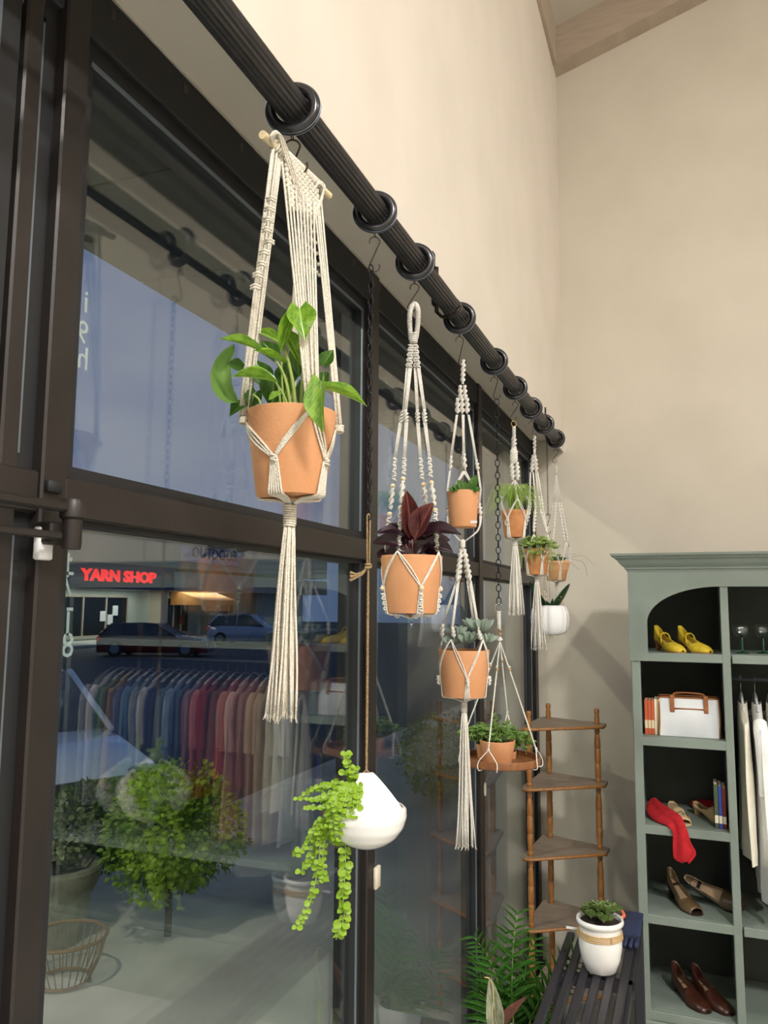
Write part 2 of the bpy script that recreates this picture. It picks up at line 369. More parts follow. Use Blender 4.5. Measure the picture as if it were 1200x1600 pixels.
# ---- door closer, sensors
dc = thing('door_closer', (XF+.03, .83, 2.1), 'dark bronze door closer arm bolted beside the left mullion', 'door closer')
c0 = V((XF+.038, .832, 2.075))
part(MB().lathe(c0, [(.0001, -.005), (.012, -.005), (.013, 0), (.013, .034), (.017, .037), (.017, .055), (.014, .061), (.0001, .062)], 20), 'pivot', M_frame, dc, True, auto=40)
part(MB().box(c0+V((-.006, -.45, .043)), c0+V((.006, 0, .056)), .003), 'arm', M_frame, dc, False)
part(MB().box(c0+V((-.005, -.40, .006)), c0+V((.005, -.02, .016)), .002), 'arm', M_frame, dc, False)
part(MB().box(c0+V((-.042, -.03, .0)), c0+V((-.006, -.004, .03)), .003), 'bracket', M_frame, dc, False)
M_plas = mat('white_plastic', (225, 225, 228), .4); M_plas2 = mat('beige_plastic', (214, 206, 188), .5)
p0 = atx(54, 822, XF+.006); p1 = atx(74, 876, XF+.006)
s1 = part(MB().box((XF+.004, p0.y, p1.z), (XF+.016, p1.y, p0.z), .002), 'alarm_sensor', M_plas); setp(s1, 'white alarm sensor strip on the left mullion below the door closer', 'sensor')
s2 = part(MB().box((XF+.004, atx(581, 1300, XF).y, atx(585, 1386, XF).z), (XF+.014, atx(588, 1300, XF).y, atx(585, 1352, XF).z), .002), 'contact_sensor', M_plas2); setp(s2, 'small beige contact sensor on the mullion below the hanging white pod', 'sensor')
a_, b_ = atx(71, 750, XF+.005), atx(92, 772, XF+.005)
s3 = part(MB().box((XF+.004, a_.y, b_.z), (XF+.012, b_.y, a_.z), .001), 'foam_bumper', M_gask); setp(s3, 'black foam bumper stuck on the left mullion above the door closer', 'bumper')

# ---- lettering
def text(name, body, mtl, loc, size, M3, parent=None, ext=.002, bold=.0, mirror=False, sx=1.):
    c = bpy.data.curves.new(name, 'FONT'); c.body = body; c.size = size; c.extrude = ext; c.offset = bold; c.align_x = 'LEFT'; c.resolution_u = 2
    o = bpy.data.objects.new('tmp', c); dg = bpy.context.evaluated_depsgraph_get(); COL.objects.link(o); bpy.context.view_layer.update()
    me = bpy.data.meshes.new_from_object(o.evaluated_get(bpy.context.evaluated_depsgraph_get())); bpy.data.objects.remove(o); bpy.data.curves.remove(c)
    me.name = name; off = V(rootof(parent).location) if parent else V((0, 0, 0))
    for v in me.vertices:
        p = v.co.copy(); p.x *= sx*(-1 if mirror else 1); v.co = V(loc)-off + M3 @ p
    me.materials.clear(); me.materials.append(mtl)
    t = bpy.data.objects.new(name, me); COL.objects.link(t); t.parent = parent; return t
# text facing +x (towards the room): its x axis runs along +y, its y axis along +z
M_TX = Matrix(((0, 0, 1), (1, 0, 0), (0, 1, 0)))
M_letter = mat('white_vinyl', (215, 220, 228), .6)
dec = thing('window_lettering', (XG-.0285, .9, 1.9), 'white opening hours lettering on the glass beside the left mullion, reading in reverse', 'lettering')
for ch, py in (('3', 842), (':', 868), ('11', 893), ('77', 922), ('-', 955), ('11', 984), ('88', 1017)):
    p = atx(115, py+9, XG-.0285)
    for k_, c_ in enumerate(ch): text('numeral', c_, M_letter, p-V((0, .027*k_, 0)), .052, M_TX, dec, .0003, mirror=True)
for ch, py in (('i', 490), ('9', 540), ('h', 580)):
    p = atx(138, py, XG-.0285); text('numeral', ch, M_letter, p, .052, M_TX, dec, .0003, mirror=True)

# ------------------------------------------------------------------ curtain rod, rings, hooks
XR, ZR = -.588, 2.822
rod = thing('curtain_rod', (XR, 0, ZR), 'long fluted black wooden rod running along the wall above the windows', 'curtain rod')
def fluted(y0, y1, r=.0262, fl=20):
    mb = MB(); n = fl*4; vs = []
    for y in (y0, y1):
        for k in range(n):
            a = 2*PI*k/n; q = r*(1-.075*(.5+.5*math.cos(fl*a))**.8); vs.append((XR+q*math.cos(a), y, ZR+q*math.sin(a)))
    fs = [(k, k+n, (k+1) % n+n, (k+1) % n) for k in range(n)]+[tuple(range(n)), tuple(range(2*n-1, n-1, -1))]
    return mb.add(vs, fs)
YJ = atx(706, 470, XR).y; YR = atx(873, 690, XR).y
part(fluted(.2, YJ), 'rod_section', M_rod, rod, True, auto=40)
part(fluted(YJ, YR), 'rod_section', M_rod, rod, True, auto=40)
MRY = Matrix(((0, 0, 0), (0, 0, 0), (0, 0, 0)))
MYR = Matrix(((1, 0, 0), (0, 0, 1), (0, 1, 0)))     # local z -> world y
part(MB().lathe((XR, YJ, ZR), [(.0258, -.012), (.0275, -.010), (.0275, .010), (.0258, .012)], 32, M=MYR), 'joint_band', M_ring, rod, True)
part(MB().lathe((XR, YR, ZR), [(.0001, .03), (.012, .029), (.020, .02), (.0235, .008), (.0255, 0)], 32, M=MYR), 'end_cap', M_ring, rod, True)
for y in (YJ-.03, .45, YR-.12):
    b = MB(); b.tube([(XW+.002, y, ZR+.11), (XW+.012, y, ZR+.11), (XW+.012, y, ZR-.02)], .006, 8)
    b.tube([(XW+.014, y, ZR-.02), (XR-.02, y, ZR-.034), (XR, y, ZR-.036), (XR+.02, y, ZR-.031), (XR+.033, y, ZR-.01)], .005, 8)
    b.box((XW+.0005, y-.012, ZR+.155), (XW+.005, y+.012, ZR+.0), .001)
    if y > .5 and y < 3: part(b, 'bracket', M_wire, rod, True)
    else: part(b, 'bracket', M_wire, rod, True)
RY = [atx(px, py, XR).y for px, py in ((458, 158), (586, 322), (648, 403), (718, 497), (772, 566), (805, 607), (830, 640), (850, 668), (868, 686))]
rnames = ['first black wooden curtain ring from the camera, largest, above the pothos', 'black wooden curtain ring above the long thin black chain', 'black wooden curtain ring above the maroon plant',
 'black wooden curtain ring above the double macrame hanger', 'black wooden curtain ring above the oval link chain', 'black wooden curtain ring above the grassy plant',
 'black wooden curtain ring above the trailing herb pot', 'black wooden curtain ring above the fine chain, second from the end wall', 'last black wooden curtain ring, nearest the end wall']
for i, y in enumerate(RY):
    g = thing('curtain_ring', (XR, y, ZR), rnames[i], 'curtain ring', 'black rings along the rod')
    zc = ZR-.0020; tilt = .30+rnd.uniform(-.10, .10); Mt = Matrix.Rotation(tilt, 3, 'Z') @ Matrix.Rotation(rnd.uniform(-.06, .06), 3, 'X') @ MYR
    prof = [(.0378+.0092*math.cos(a)*(1.0), .0092*math.sin(a)*1.15) for a in [2*PI*k/14 for k in range(15)]]
    part(MB().lathe((XR, y, zc), prof, 48, M=Mt), 'ring', M_ring, g, True)
    gr = MB()
    for zz in (-.003, .003): gr.torus(V((XR, y, zc))+Mt @ V((0, 0, zz)), .0469, .0007, Mt, 48, 5)
    part(gr, 'groove_line', M_alu, g, True)
    e = V((XR, y, zc-.0468)); part(MB().torus(e-V((0, 0, .004)), .0045, .001, Matrix.Rotation(PI/2, 3, 'Y'), 14, 6), 'screw_eye', M_wire, g, True)

def s_hook(top, bot, label, r=.0016, rad=.016, ang=.6):
    """S hook: upper arc hangs over 'top', lower arc holds 'bot'"""
    top, bot = V(top), V(bot); t = thing('s_hook', top, label, 'hook', 'wire S hooks'); u = V((math.cos(ang), math.sin(ang), 0))
    a = top-V((0, 0, rad)); b = bot+V((0, 0, rad)); P = []
    for k in range(10): q = PI+.35-(PI+.35)*k/9; P.append(a+u*(-rad*math.cos(PI-q) if 0 else rad*math.cos(q))+V((0, 0, rad*math.sin(q))))
    P.append(a.lerp(b, .5)); 
    for k in range(10): q = PI+(PI+.45)*k/9; P.append(b+u*(rad*math.cos(q))+V((0, 0, rad*math.sin(q))))
    part(MB().tube(catmull(P, 3), r, 7), 'wire', M_wire, t, True); return t
def chain(name, a, b, label, link, wid, r, grp=None, tw=0.):
    a, b = V(a), V(b); L = (b-a).length; pitch = link-2.2*r; n = max(2, round(L/pitch)); pitch = L/n
    t = thing(name, a, label, 'chain', grp)
    mb = MB()
    for i in range(16):
        pass
    P = []
    for k in range(16):
        q = 2*PI*k/16; x = math.cos(q)*wid/2; z = math.sin(q)*(link/2-wid/2)*1.0 + (math.sin(q)*wid/2)
        P.append((x, 0, z))
    mb.tube(P, r, 6, closed=True); me = mb.mesh('link'); me.materials.append(M_chain)
    for i in range(n):
        c = a.lerp(b, (i+.5)/n); inst('link', me, t, Matrix.Translation(c) @ Matrix.Rotation((i % 2)*PI/2+tw+rnd.uniform(-.15, .15), 4, 'Z'))
    return t

# ------------------------------------------------------------------ hanger tools
class Ctr:
    """cylindrical frame about a hanging line: phi 0 faces the camera, +90 deg is to its right"""
    def __init__(s, y, x=XR):
        s.x, s.y = x, y; t = V((CAM.x-x, CAM.y-y, 0)).normalized(); s.t = t; s.u = V((-t.y, t.x, 0)); s.dep = None
    def p(s, phi, r, z): a = math.radians(phi); return V((s.x, s.y, z))+(s.t*math.cos(a)+s.u*math.sin(a))*r
    def z(s, py, px=None):                                      # height of an image row on the line
        lo, hi = 0., 4.
        for _ in range(40):
            m = (lo+hi)/2; q = RC.transposed() @ (V((s.x, s.y, m))-CAM); v = 800-F*q.y/-q.z
            if v > py: lo = m
            else: hi = m
        return m
    def r(s, px): return px*depth((s.x, s.y, 2))/F
def pot_prof(Rt, Rb, H, w=.004, lip=0., liph=.0):
    if lip: return [(.0001, 0), (Rb, 0), (Rb+.002, .002), (Rt-lip, H-liph), (Rt, H-liph+.002), (Rt, H-.001), (Rt-.001, H), (Rt-w, H), (Rt-w-.001, H-.003), (Rt-w-.004, H*.55)]
    return [(.0001, 0), (Rb-.001, 0), (Rb, .002), (Rt, H-.001), (Rt-.001, H), (Rt-w, H), (Rt-w, H-.003), (Rt-w-.004, H*.55)]
def pot(C, zt, zb, Rt, Rb, label, name='potted_plant', cat='potted plant', m=M_terra, lip=0., liph=0., seam=True):
    g = thing(name, (C.x, C.y, zb), label, cat)
    part(MB().lathe((C.x, C.y, zb), pot_prof(Rt, Rb, zt-zb, .004, lip, liph), 48), 'pot', m, g, True, auto=35)
    H = zt-zb
    part(MB().lathe((C.x, C.y, zb), [(Rt-.006, H-.012), (Rt*.6, H-.008), (.0001, H-.006)], 24), 'soil', M_soil, g, True)
    return g
def net(mb, C, ups, lows, zu, zl, zt, zb, Rt, Rb, zg, r, ncord=2, up_r=None, low_wrap=.0, gap=.0035, split=True, rg=.006):
    """cords from the upper nodes down to the lower nodes, over the pot and under it to the gather"""
    def rad(z): return (Rb+(Rt-Rb)*max(0, min(1, (z-zb)/(zt-zb))))+r*1.1
    def adj(p, q): d = (q-p+180) % 360-180; return d
    for iu, pu in enumerate(ups):
        zu_ = zu[iu] if isinstance(zu, (list, tuple)) else zu
        ds = sorted(lows, key=lambda q: abs(adj(pu, q)))[:2]
        for q in ds:
            d = adj(pu, q)
            if abs(d) > 125: continue
            for k in range(ncord):
                o = (k-(ncord-1)/2)*gap*2
                P = []
                for j in range(9):
                    t = j/8; z = zu_+(zl-zu_)*t; ph = pu+d*t; rr = max(rad(z), (up_r or 0)*(1-t)) if z < zt else max(rad(zt), (up_r or rad(zt))*(1-t*.3))
                    v = C.p(ph, rr, z); tang = C.p(ph+90, 1, z)-V((C.x, C.y, z))
                    P.append(v+tang*o*(math.sin(PI*min(1, t*1.0))*.7+.15)+V((0, 0, o*.4*math.sin(PI*t))))
                mb.tube(P, r, 6)
    for q in lows:
        n = ncord*2
        for k in range(n):
            o = (k-(n-1)/2)*gap*1.1
            tang = C.p(q+90, 1, 0)-V((C.x, C.y, 0)); P = []
            for j in range(5):
                t = j/4; z = zl+(zb-zl)*t; P.append(C.p(q, rad(z), z)+tang*o*(.5+t*.6))
            P.append(C.p(q, Rb*.9, zb-r*1.5)+tang*o*1.1); P.append(C.p(q, Rb*.45, zb-(zb-zg)*.4)+tang*o*.7); P.append(C.p(q, rg, zg)+tang*o*.3)
            mb.tube(catmull(P, 2), r, 6)
        mb.knots(C.p(q, rad(zl)+r*.6, zl+r*2.6), C.p(q, rad(zl)+r*.6, zl-r*3), r*2.6, r*.9, 3)
def tassel(C, z0, z1, parent, r, n=14, R0=.006, R1=.014, wrap=None, m=M_cord, seed=1, sway=(0, 0)):
    rr = random.Random(seed); mb = MB(); fr = MB()
    for k in range(n):
        a = 2*PI*k*.618; q = math.sqrt((k+.5)/n); P = []; ends = z1+rr.uniform(0, .03)*(z0-z1); wob = rr.uniform(-1, 1)
        for j in range(10):
            t = j/9; R = R0+(R1-R0)*t**.8; sx = sway[0]*t; P.append(V((C.x, C.y, 0))+C.t*(q*R*math.cos(a))+C.u*(q*R*math.sin(a)+sx+.004*wob*math.sin(5*t+k)*t)+V((0, 0, z0+(ends-z0)*t)))
        mb.tube(P, r, 6)
        d = (P[-1]-P[-2]).normalized()
        for j in range(3):
            e = P[-1]+d*r*6+V((rr.uniform(-1, 1), rr.uniform(-1, 1), 0))*r*2; fr.tube([P[-1]-d*r, P[-1]+d*r*2, e], [r*.9, r*.8, r*.15], 4)
    part(mb, 'tassel', m, parent, True); part(fr, 'frayed_end', m, parent, True)
    if wrap:
        zw0, zw1 = wrap; w_ = MB(); nn_ = max(4, int((zw0-zw1)/(r*2)))
        P = []
        for j in range(nn_*10+1): a = 2*PI*j/10; P.append(V((C.x, C.y, zw0+(zw1-zw0)*j/(nn_*10)))+V((math.cos(a), math.sin(a), 0))*(R0+r*1.2))
        w_.tube(P, r, 6); part(w_, 'wrapped_gather', m, parent, True)
def hanger(C, label, z): return thing('macrame_hanger', (C.x, C.y, z), label, 'macrame hanger')
def bead(parent, c, r, m=M_bead):
    part(MB().ball(c, r, 14, (1, 1, .92)), 'bead', m, parent, True)

# ================================================================== P1: large pothos hanger
C = Ctr(RY[0]+.02)
C1 = C = Ctr(atx(455, 700, XR).y)
zt, zb = C.z(646), C.z(776); Rt, Rb = C.r(72), C.r(54)
pp = pot(C, zt, zb, Rt, Rb, 'pothos with broad green leaves in the largest terracotta pot, nearest the camera')
dz = C.z(258); 
hg = hanger(C, 'cream macrame hanger with dowel and long tassel, nearest the camera, holding the pothos', dz)
d1 = atx(410, 210, XR+.012); d2 = atx(515, 308, XR-.012); 
d1 = V((XR-.008, C.y-.075, 0)); d2 = V((XR+.012, C.y+.105, 0)); d1.z = atx(412, 212, XR).z; d2.z = d1.z-.004
d1 = atx(410, 210, XR); dd = atx(514, 306, XR); d2 = V((XR, dd.y, dd.z))
part(MB().tube([d1, d2], C.r(6.5), 16), 'dowel', M_dowel, hg, True, auto=40)
ax = (d2-d1).normalized()
s_hook((XR, RY[0], ZR-.057), d1.lerp(d2, .52)-V((0, 0, .0075)), 'wire S hook hanging from the first ring and gripping the dowel', .0017, .013, .3)
# dowel wrapping
wm = MB(); rdw = C.r(6.5)
for k in range(26):
    c = d1.lerp(d2, .16+.70*k/25); wm.torus(c, rdw+.0014, .0021, ax.to_track_quat('Z', 'Y').to_matrix(), 14, 6)
part(wm, 'lark_head_wrap', M_cord, hg, True)
cr_ = .0019
def strap(top_a, top_b, bot, n, wid_b, knots=(), spread=.5):
    """flat strap of n cords from a line on the dowel to a narrow bundle at bot"""
    mb = MB(); side = C.u
    for k in range(n):
        t = (k+.5)/n; a = V(top_a).lerp(V(top_b), t); P = []
        for j in range(7):
            q = j/6; b = V(bot)+side*(t-.5)*wid_b; mid = a.lerp(b, q); P.append(mid+C.t*(.003*math.sin(3*q+k*2.4)+.0022*(k % 2)))
        mb.tube(P, cr_, 6)
    return mb
NL = C.p(-92, Rt+.004, C.z(655)); NF = C.p(24, Rt+.004, C.z(648)); NR = C.p(86, Rt+.004, C.z(665)); NB = C.p(-176, Rt+.004, C.z(650))
tl0, tl1 = d1.lerp(d2, .13), d1.lerp(d2, .36)
part(strap(atx(424, 232, XR), atx(441, 246, XR), NL, 7, .018), 'strap', M_cord, hg, True)
part(strap(atx(436, 236, XR), atx(492, 290, XR), NF, 9, .021), 'strap', M_cord, hg, True)
part(strap(atx(486, 284, XR), atx(502, 300, XR), NR, 4, .009), 'strap', M_cord, hg, True)
part(strap(atx(468, 275, XR-.01), atx(490, 292, XR-.01), NB, 6, .012), 'strap', M_cord, hg, True)
# woven triangle of diagonal knots below the dowel
tri = MB(); 
for k in range(13):
    a = atx(442+k*4.3, 232+k*4.9, XR+.004)
    Lr = (76-k*2.5); 
    for j in range(int(11-k*.35)):
        b = atx(446+k*4.1+j*.5, 240+k*4.9+j*8.5, XR+.006)
        tri.ball(b, .0042, 7, (1, 1, 1.25), None)
part(tri, 'knotted_triangle', M_cord, hg, True)
lp = MB()
for s_ in (0, 1, 2):
    lp.tube(catmull([atx(428-s_*1, 232, XR), atx(423+s_*3, 213-s_, XR+.012), atx(433+s_*2, 206+s_*2, XR+.014), atx(442+s_*3, 232, XR+.01), atx(458+s_*3, 282, XR+.01), atx(476+s_*3, 345, XR+.008)], 5), cr_, 6)
    lp.tube(catmull([atx(492-s_*2, 300, XR+.006), atx(497, 285+s_, XR+.012), atx(505, 288+s_*3, XR+.012), atx(503-s_, 312, XR+.01), atx(492-s_, 340, XR+.008), atx(485-s_, 352, XR+.008)], 5), cr_, 6)
part(lp, 'edge_cord', M_cord, hg, True)
for (x, y) in ((424, 312), (421, 327), (419, 344), (417, 360), (421, 378), (413, 395), (409, 413), (403, 430), (399, 449)):
    kn = MB(); q = atx(x, y, XR+.006); w_ = .007
    for o in (-.0022, .0022): kn.tube(catmull([q-C.u*w_-C.t*.002+V((0, 0, o)), q+C.t*.005+V((0, 0, o)), q+C.u*w_-C.t*.002+V((0, 0, o))], 4), .0019, 6)
    part(kn, 'square_knot', M_cord, hg, True)
fk = MB()
for k in range(20):
    q = atx(473+(k % 4)*5+k*.6, 350+k*4.2, XR+.006); fk.ball(q, .0034, 7, (1.4, 1, 1), None)
part(fk, 'front_knots', M_cord, hg, True, kind='stuff')
for q in (NL, NF, NR, NB):
    kn = MB()
    for o in (0, .004, .008): kn.torus(q-V((0, 0, o)), .0062, .0023, Matrix.Rotation(.2-o*40, 3, 'X'), 14, 6)
    part(kn, 'wrap_knot', M_cord, hg, True)
nm = MB(); zg = C.z(787)
net(nm, C, [-92, 24, 86, -176], [-24, 58, -128, 132], [NL.z-.004, NF.z-.004, NR.z-.004, NB.z-.004], C.z(726), zt, zb, Rt, Rb, zg, cr_, 3, rg=.007)
part(nm, 'pot_sling', M_cord, hg, True)
tassel(C, C.z(812), C.z(1118), hg, .0019, 26, .007, C.r(24), (C.z(788), C.z(822)), seed=3, sway=(-C.r(8), 0))

def LD(C, off=0): return depth((C.x, C.y, 2.0))+off
def place_leaf(me, parent, b, t, wpx, C, ob=0., ot=0., nrm=None, name='leaf', label=None):
    B = atd(b[0], b[1], LD(C, ob)); T = atd(t[0], t[1], LD(C, ot)); wd = wpx*LD(C)/F
    n = V(nrm) if nrm is not None else (CAM-B).normalized()+V((0, 0, .7))
    return inst(name, me, parent, frame(B, T, n, wd), label)
lh = leaf_mesh('pothos_leaf', M_pothos, 'heart', 9, 6, .22, -.12); lhd = leaf_mesh('pothos_leaf', M_pothosD, 'heart', 9, 6, .2, -.15); lo = leaf_mesh('pothos_leaf', M_pothos, 'oval', 9, 6, .25, -.18)
tc_ = (C.t).normalized()
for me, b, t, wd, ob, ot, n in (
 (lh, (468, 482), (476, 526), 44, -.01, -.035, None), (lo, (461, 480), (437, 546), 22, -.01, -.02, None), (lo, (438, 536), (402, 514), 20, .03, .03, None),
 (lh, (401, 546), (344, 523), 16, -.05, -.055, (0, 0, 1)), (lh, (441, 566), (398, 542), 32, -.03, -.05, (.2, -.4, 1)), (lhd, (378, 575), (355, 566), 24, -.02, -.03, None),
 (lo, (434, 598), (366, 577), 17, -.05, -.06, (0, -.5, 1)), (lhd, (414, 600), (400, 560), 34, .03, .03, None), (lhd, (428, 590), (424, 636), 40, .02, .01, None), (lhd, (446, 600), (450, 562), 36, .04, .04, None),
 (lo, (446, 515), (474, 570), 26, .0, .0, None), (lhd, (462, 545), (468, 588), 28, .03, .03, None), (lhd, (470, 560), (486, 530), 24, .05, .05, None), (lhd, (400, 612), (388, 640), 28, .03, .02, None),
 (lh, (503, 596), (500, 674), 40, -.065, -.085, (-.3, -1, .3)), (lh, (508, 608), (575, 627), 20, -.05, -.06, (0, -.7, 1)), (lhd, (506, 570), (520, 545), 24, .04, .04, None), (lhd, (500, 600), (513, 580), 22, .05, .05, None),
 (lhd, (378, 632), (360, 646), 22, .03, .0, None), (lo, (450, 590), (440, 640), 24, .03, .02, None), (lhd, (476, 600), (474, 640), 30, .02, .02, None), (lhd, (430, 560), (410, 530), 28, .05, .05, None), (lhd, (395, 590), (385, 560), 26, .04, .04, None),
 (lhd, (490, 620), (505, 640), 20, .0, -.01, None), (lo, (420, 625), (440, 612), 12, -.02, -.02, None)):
    place_leaf(me, pp, b, t, wd, C, ob, ot, n)
# the large pale leaf at the left, seen from below, with its midrib bowed away
bl = MB(); vs = []; fs = []
edge_o = [(366, 537), (350, 546), (336, 562), (328, 585), (331, 608), (341, 622), (355, 630), (373, 629)]
edge_i = [(366, 537), (367, 550), (362, 562), (361, 580), (362, 598), (366, 612), (371, 622), (373, 629)]
for k in range(8):
    for j in range(5):
        t = j/4; a, b = edge_o[k], edge_i[k]; vs.append(atd(a[0]+(b[0]-a[0])*t, a[1]+(b[1]-a[1])*t, LD(C, -.02+.03*t+.02*math.sin(PI*t)-.01*math.sin(PI*k/7))))
for k in range(7):
    for j in range(4): q = k*5+j; fs.append((q, q+1, q+6, q+5))
bl.add(vs, fs); M_under = leaf_mat('pothos_underside', (112, 150, 74), (130, 166, 88), None, .5)
part(bl, 'leaf', M_under, pp, True, label='large pale underside of a curled leaf')
st = []
for P, r in (([(462, 640), (458, 600), (450, 562), (443, 530)], 3), ([(455, 640), (448, 600), (440, 578), (432, 565)], 2.6), ([(452, 640), (442, 615), (430, 597)], 2), ([(480, 640), (484, 595), (479, 550), (476, 524)], 2.2), ([(470, 640), (472, 600), (474, 570)], 2.4),
             ([(438, 640), (436, 610), (428, 590)], 1.8), ([(408, 640), (405, 625), (395, 616)], 2), ([(445, 640), (441, 600), (440, 560)], 1.6), ([(490, 640), (498, 612), (508, 600)], 1.6)):
    part(MB().tube(catmull([atd(x, y, LD(C, -.005)) for x, y in P], 4), [r*LD(C)/F*(1.15-.4*i/(4*(len(P)-1))) for i in range(4*(len(P)-1)+1)], 7), 'stem', M_stem, pp, True)

# ================================================================== chain 2, jute twine, white pod with creeping jenny
C = Ctr(atx(577, 700, XR).y)
s_hook((XR, RY[1], ZR-.057), (XR, RY[1], C.z(418)), 'wire S hook holding the long thin black chain', .0014, .011, .5)
chain('hanging_chain', (XR, C.y, C.z(415)), (XR, C.y, C.z(812)), 'long thin black twisted chain hanging in front of the second mullion', .020, .0105, .0014)
tw = thing('jute_twine', (C.x, C.y, C.z(810)), 'natural jute twine knotted to the thin black chain and carrying the white pod', 'twine')
a = V((C.x, C.y, C.z(806))); k_ = V((C.x, C.y, C.z(882))); e = V((C.x, C.y, C.z(1203)))
m_ = MB(); m_.twist(a-C.u*.003, k_-C.u*.002, .0008, .0013, 10); m_.twist(a+C.u*.003, k_+C.u*.002, .0008, .0013, 10); m_.tube(catmull([a-C.u*.003, a+V((0, 0, .004)), a+C.u*.003], 4), .0017, 6)
part(m_, 'loop', M_jute, tw, True)
m_ = MB(); m_.twist(k_, e, .0011, .0018, 45, 2); part(m_, 'strand', M_jute, tw, True)
m_ = MB(); m_.torus(k_, .005, .0024, None, 14, 6); m_.torus(k_-V((0, 0, .005)), .0055, .0024, Matrix.Rotation(.4, 3, 'X'), 14, 6); m_.ball(k_-V((0, 0, .002)), .005)
part(m_, 'knot', M_jute, tw, True)
m_ = MB()
for q in (-1, 1, 0):
    m_.tube(catmull([k_, k_-C.u*.010-V((0, 0, .016+.002*q)), k_-C.u*.022-V((0, 0, .022+.003*q)), k_-C.u*.036-V((0, 0, .024+.008*q))], 4), [.0022]*10+[.0026, .0030, .0034], 6)
part(m_, 'loose_end', M_jute, tw, True)
m_ = MB()
for q in (-1, 1): m_.tube(catmull([e, e+C.u*.006*q-V((0, 0, .006)), e+C.u*.010*q-V((0, 0, .013)), e+C.u*.004*q-V((0, 0, .017))], 4), .0016, 6)
part(m_, 'tie', M_jute, tw, True)
# pod
zt, zb = C.z(1207), C.z(1325); Cc = C; xo = C.r(1)           # body centre sits right of the line in view
pod = thing('hanging_pod_planter', (C.x, C.y, zb), 'glossy white ceramic pod planter with trailing lime green creeping jenny hanging on twine', 'planter')
Rm = C.r(61); H = zt-zb; cen = V((C.x, C.y, 0))+C.u*xo
def pr(t):      # half width of the pod at height fraction t (0 bottom, 1 top)
    pts = [(0, .18), (.06, .50), (.15, .74), (.28, .92), (.42, 1.0), (.55, .99), (.66, .90), (.78, .70), (.9, .46), (1, .24)]
    for (a, b), (c, d) in zip(pts, pts[1:]):
        if t <= c: return b+(d-b)*(t-a)/(c-a)
def shear(t): return -xo*max(0, (t-.55)/.45)**1.2
U, T = C.u.copy(), C.t.copy()
ra = math.radians(15); UP, TP = U*math.cos(ra)-T*math.sin(ra), T*math.cos(ra)+U*math.sin(ra)     # the openings are turned a little towards the room
def arch(t):     # half width of the saddle above the lips
    return 1.0 if t < .62 else max(.13, 1.0*(1-(t-.62)/.38)**.62*.62+.13)
m_ = MB(); NT, NA = 26, 24
for half in (0, 1):
    vs = []; fs = []
    for i in range(NT+1):
        t = i/NT; R = Rm*pr(t); lipt = .56; A = PI/2 if t <= lipt else math.asin(min(1, (.17+.60*(1-(t-lipt)/(1-lipt))**.85)/pr(t)))
        for j in range(NA+1):
            an = -A+2*A*j/NA; sg = 1 if half == 0 else -1
            depthr = R*(1 if t < .6 else (1-.5*((t-.6)/.4)**1.5))
            vs.append(cen+UP*(R*math.sin(an)+shear(t))+TP*(sg*depthr*math.cos(an)*(1.0 if t < .9 else 1-.55*((t-.9)/.1)))+V((0, 0, zb+H*t)))
    for i in range(NT):
        for j in range(NA): q = i*(NA+1)+j; fs.append((q, q+1, q+NA+2, q+NA+1) if half == 0 else (q+NA+1, q+NA+2, q+1, q))
    b = len(m_.v); m_.add(vs, fs)
    if half == 0: top0 = [b+NT*(NA+1)+j for j in range(NA+1)]; bot0 = [b+j for j in range(NA+1)]
    else: top1 = [b+NT*(NA+1)+j for j in range(NA+1)]; bot1 = [b+j for j in range(NA+1)]
for j in range(NA): m_.f.append((top0[j], top0[j+1], top1[j+1], top1[j])); m_.f.append((bot1[j], bot1[j+1], bot0[j+1], bot0[j]))
pb = part(m_, 'pod', M_white, pod, True)
import bmesh
bm = bmesh.new(); bm.from_mesh(pb.data); bmesh.ops.remove_doubles(bm, verts=bm.verts, dist=.0004); bm.to_mesh(pb.data); bm.free()
so = pb.modifiers.new('solid', 'SOLIDIFY'); so.thickness = .0035; so.offset = -1
ss = pb.modifiers.new('sub', 'SUBSURF'); ss.levels = 1; ss.render_levels = 2
part(MB().ball(cen-U*.0+V((0, 0, zb+H*.34)), Rm*.82, 20, (1, 1, .45)), 'soil', M_soil, pod, True)
lr = leaf_mesh('round_leaf', M_jenny, 'round', 6, 4, .12, -.12)
def strand(P, parent, C, step, size, seed, me, smat, spread=.9, offs=None, ss=.0011):
    rr = random.Random(seed); pts = catmull(P, 8); L = 0; part(MB().tube(pts, ss, 5), 'stem', smat, parent, True); acc = 0; k = 0
    for a, b in zip(pts, pts[1:]):
        acc += (b-a).length
        if acc > step:
            acc = 0; k += 1; t = (b-a).normalized()
            for sg in (-1, 1):
                side = (U*math.cos(k*1.1)+T*math.sin(k*1.1)) if 0 else (U*math.cos(rr.uniform(-.9, .9))+T*rr.uniform(-.7, .9)).normalized()
                s_ = size*rr.uniform(.7, 1.2); d = (side*sg+t*.25+V((0, 0, rr.uniform(-.2, .3)))).normalized()
                inst('leaf', me, parent, frame(b, b+d*s_, (T+V((0, 0, .6))+U*rr.uniform(-.5, .5)+V((0, 0, rr.uniform(-.4, .6)))), s_*.95))
def W(px, py, o=0.): return atd(px, py, LD(C, o-.030))
sz = .0115
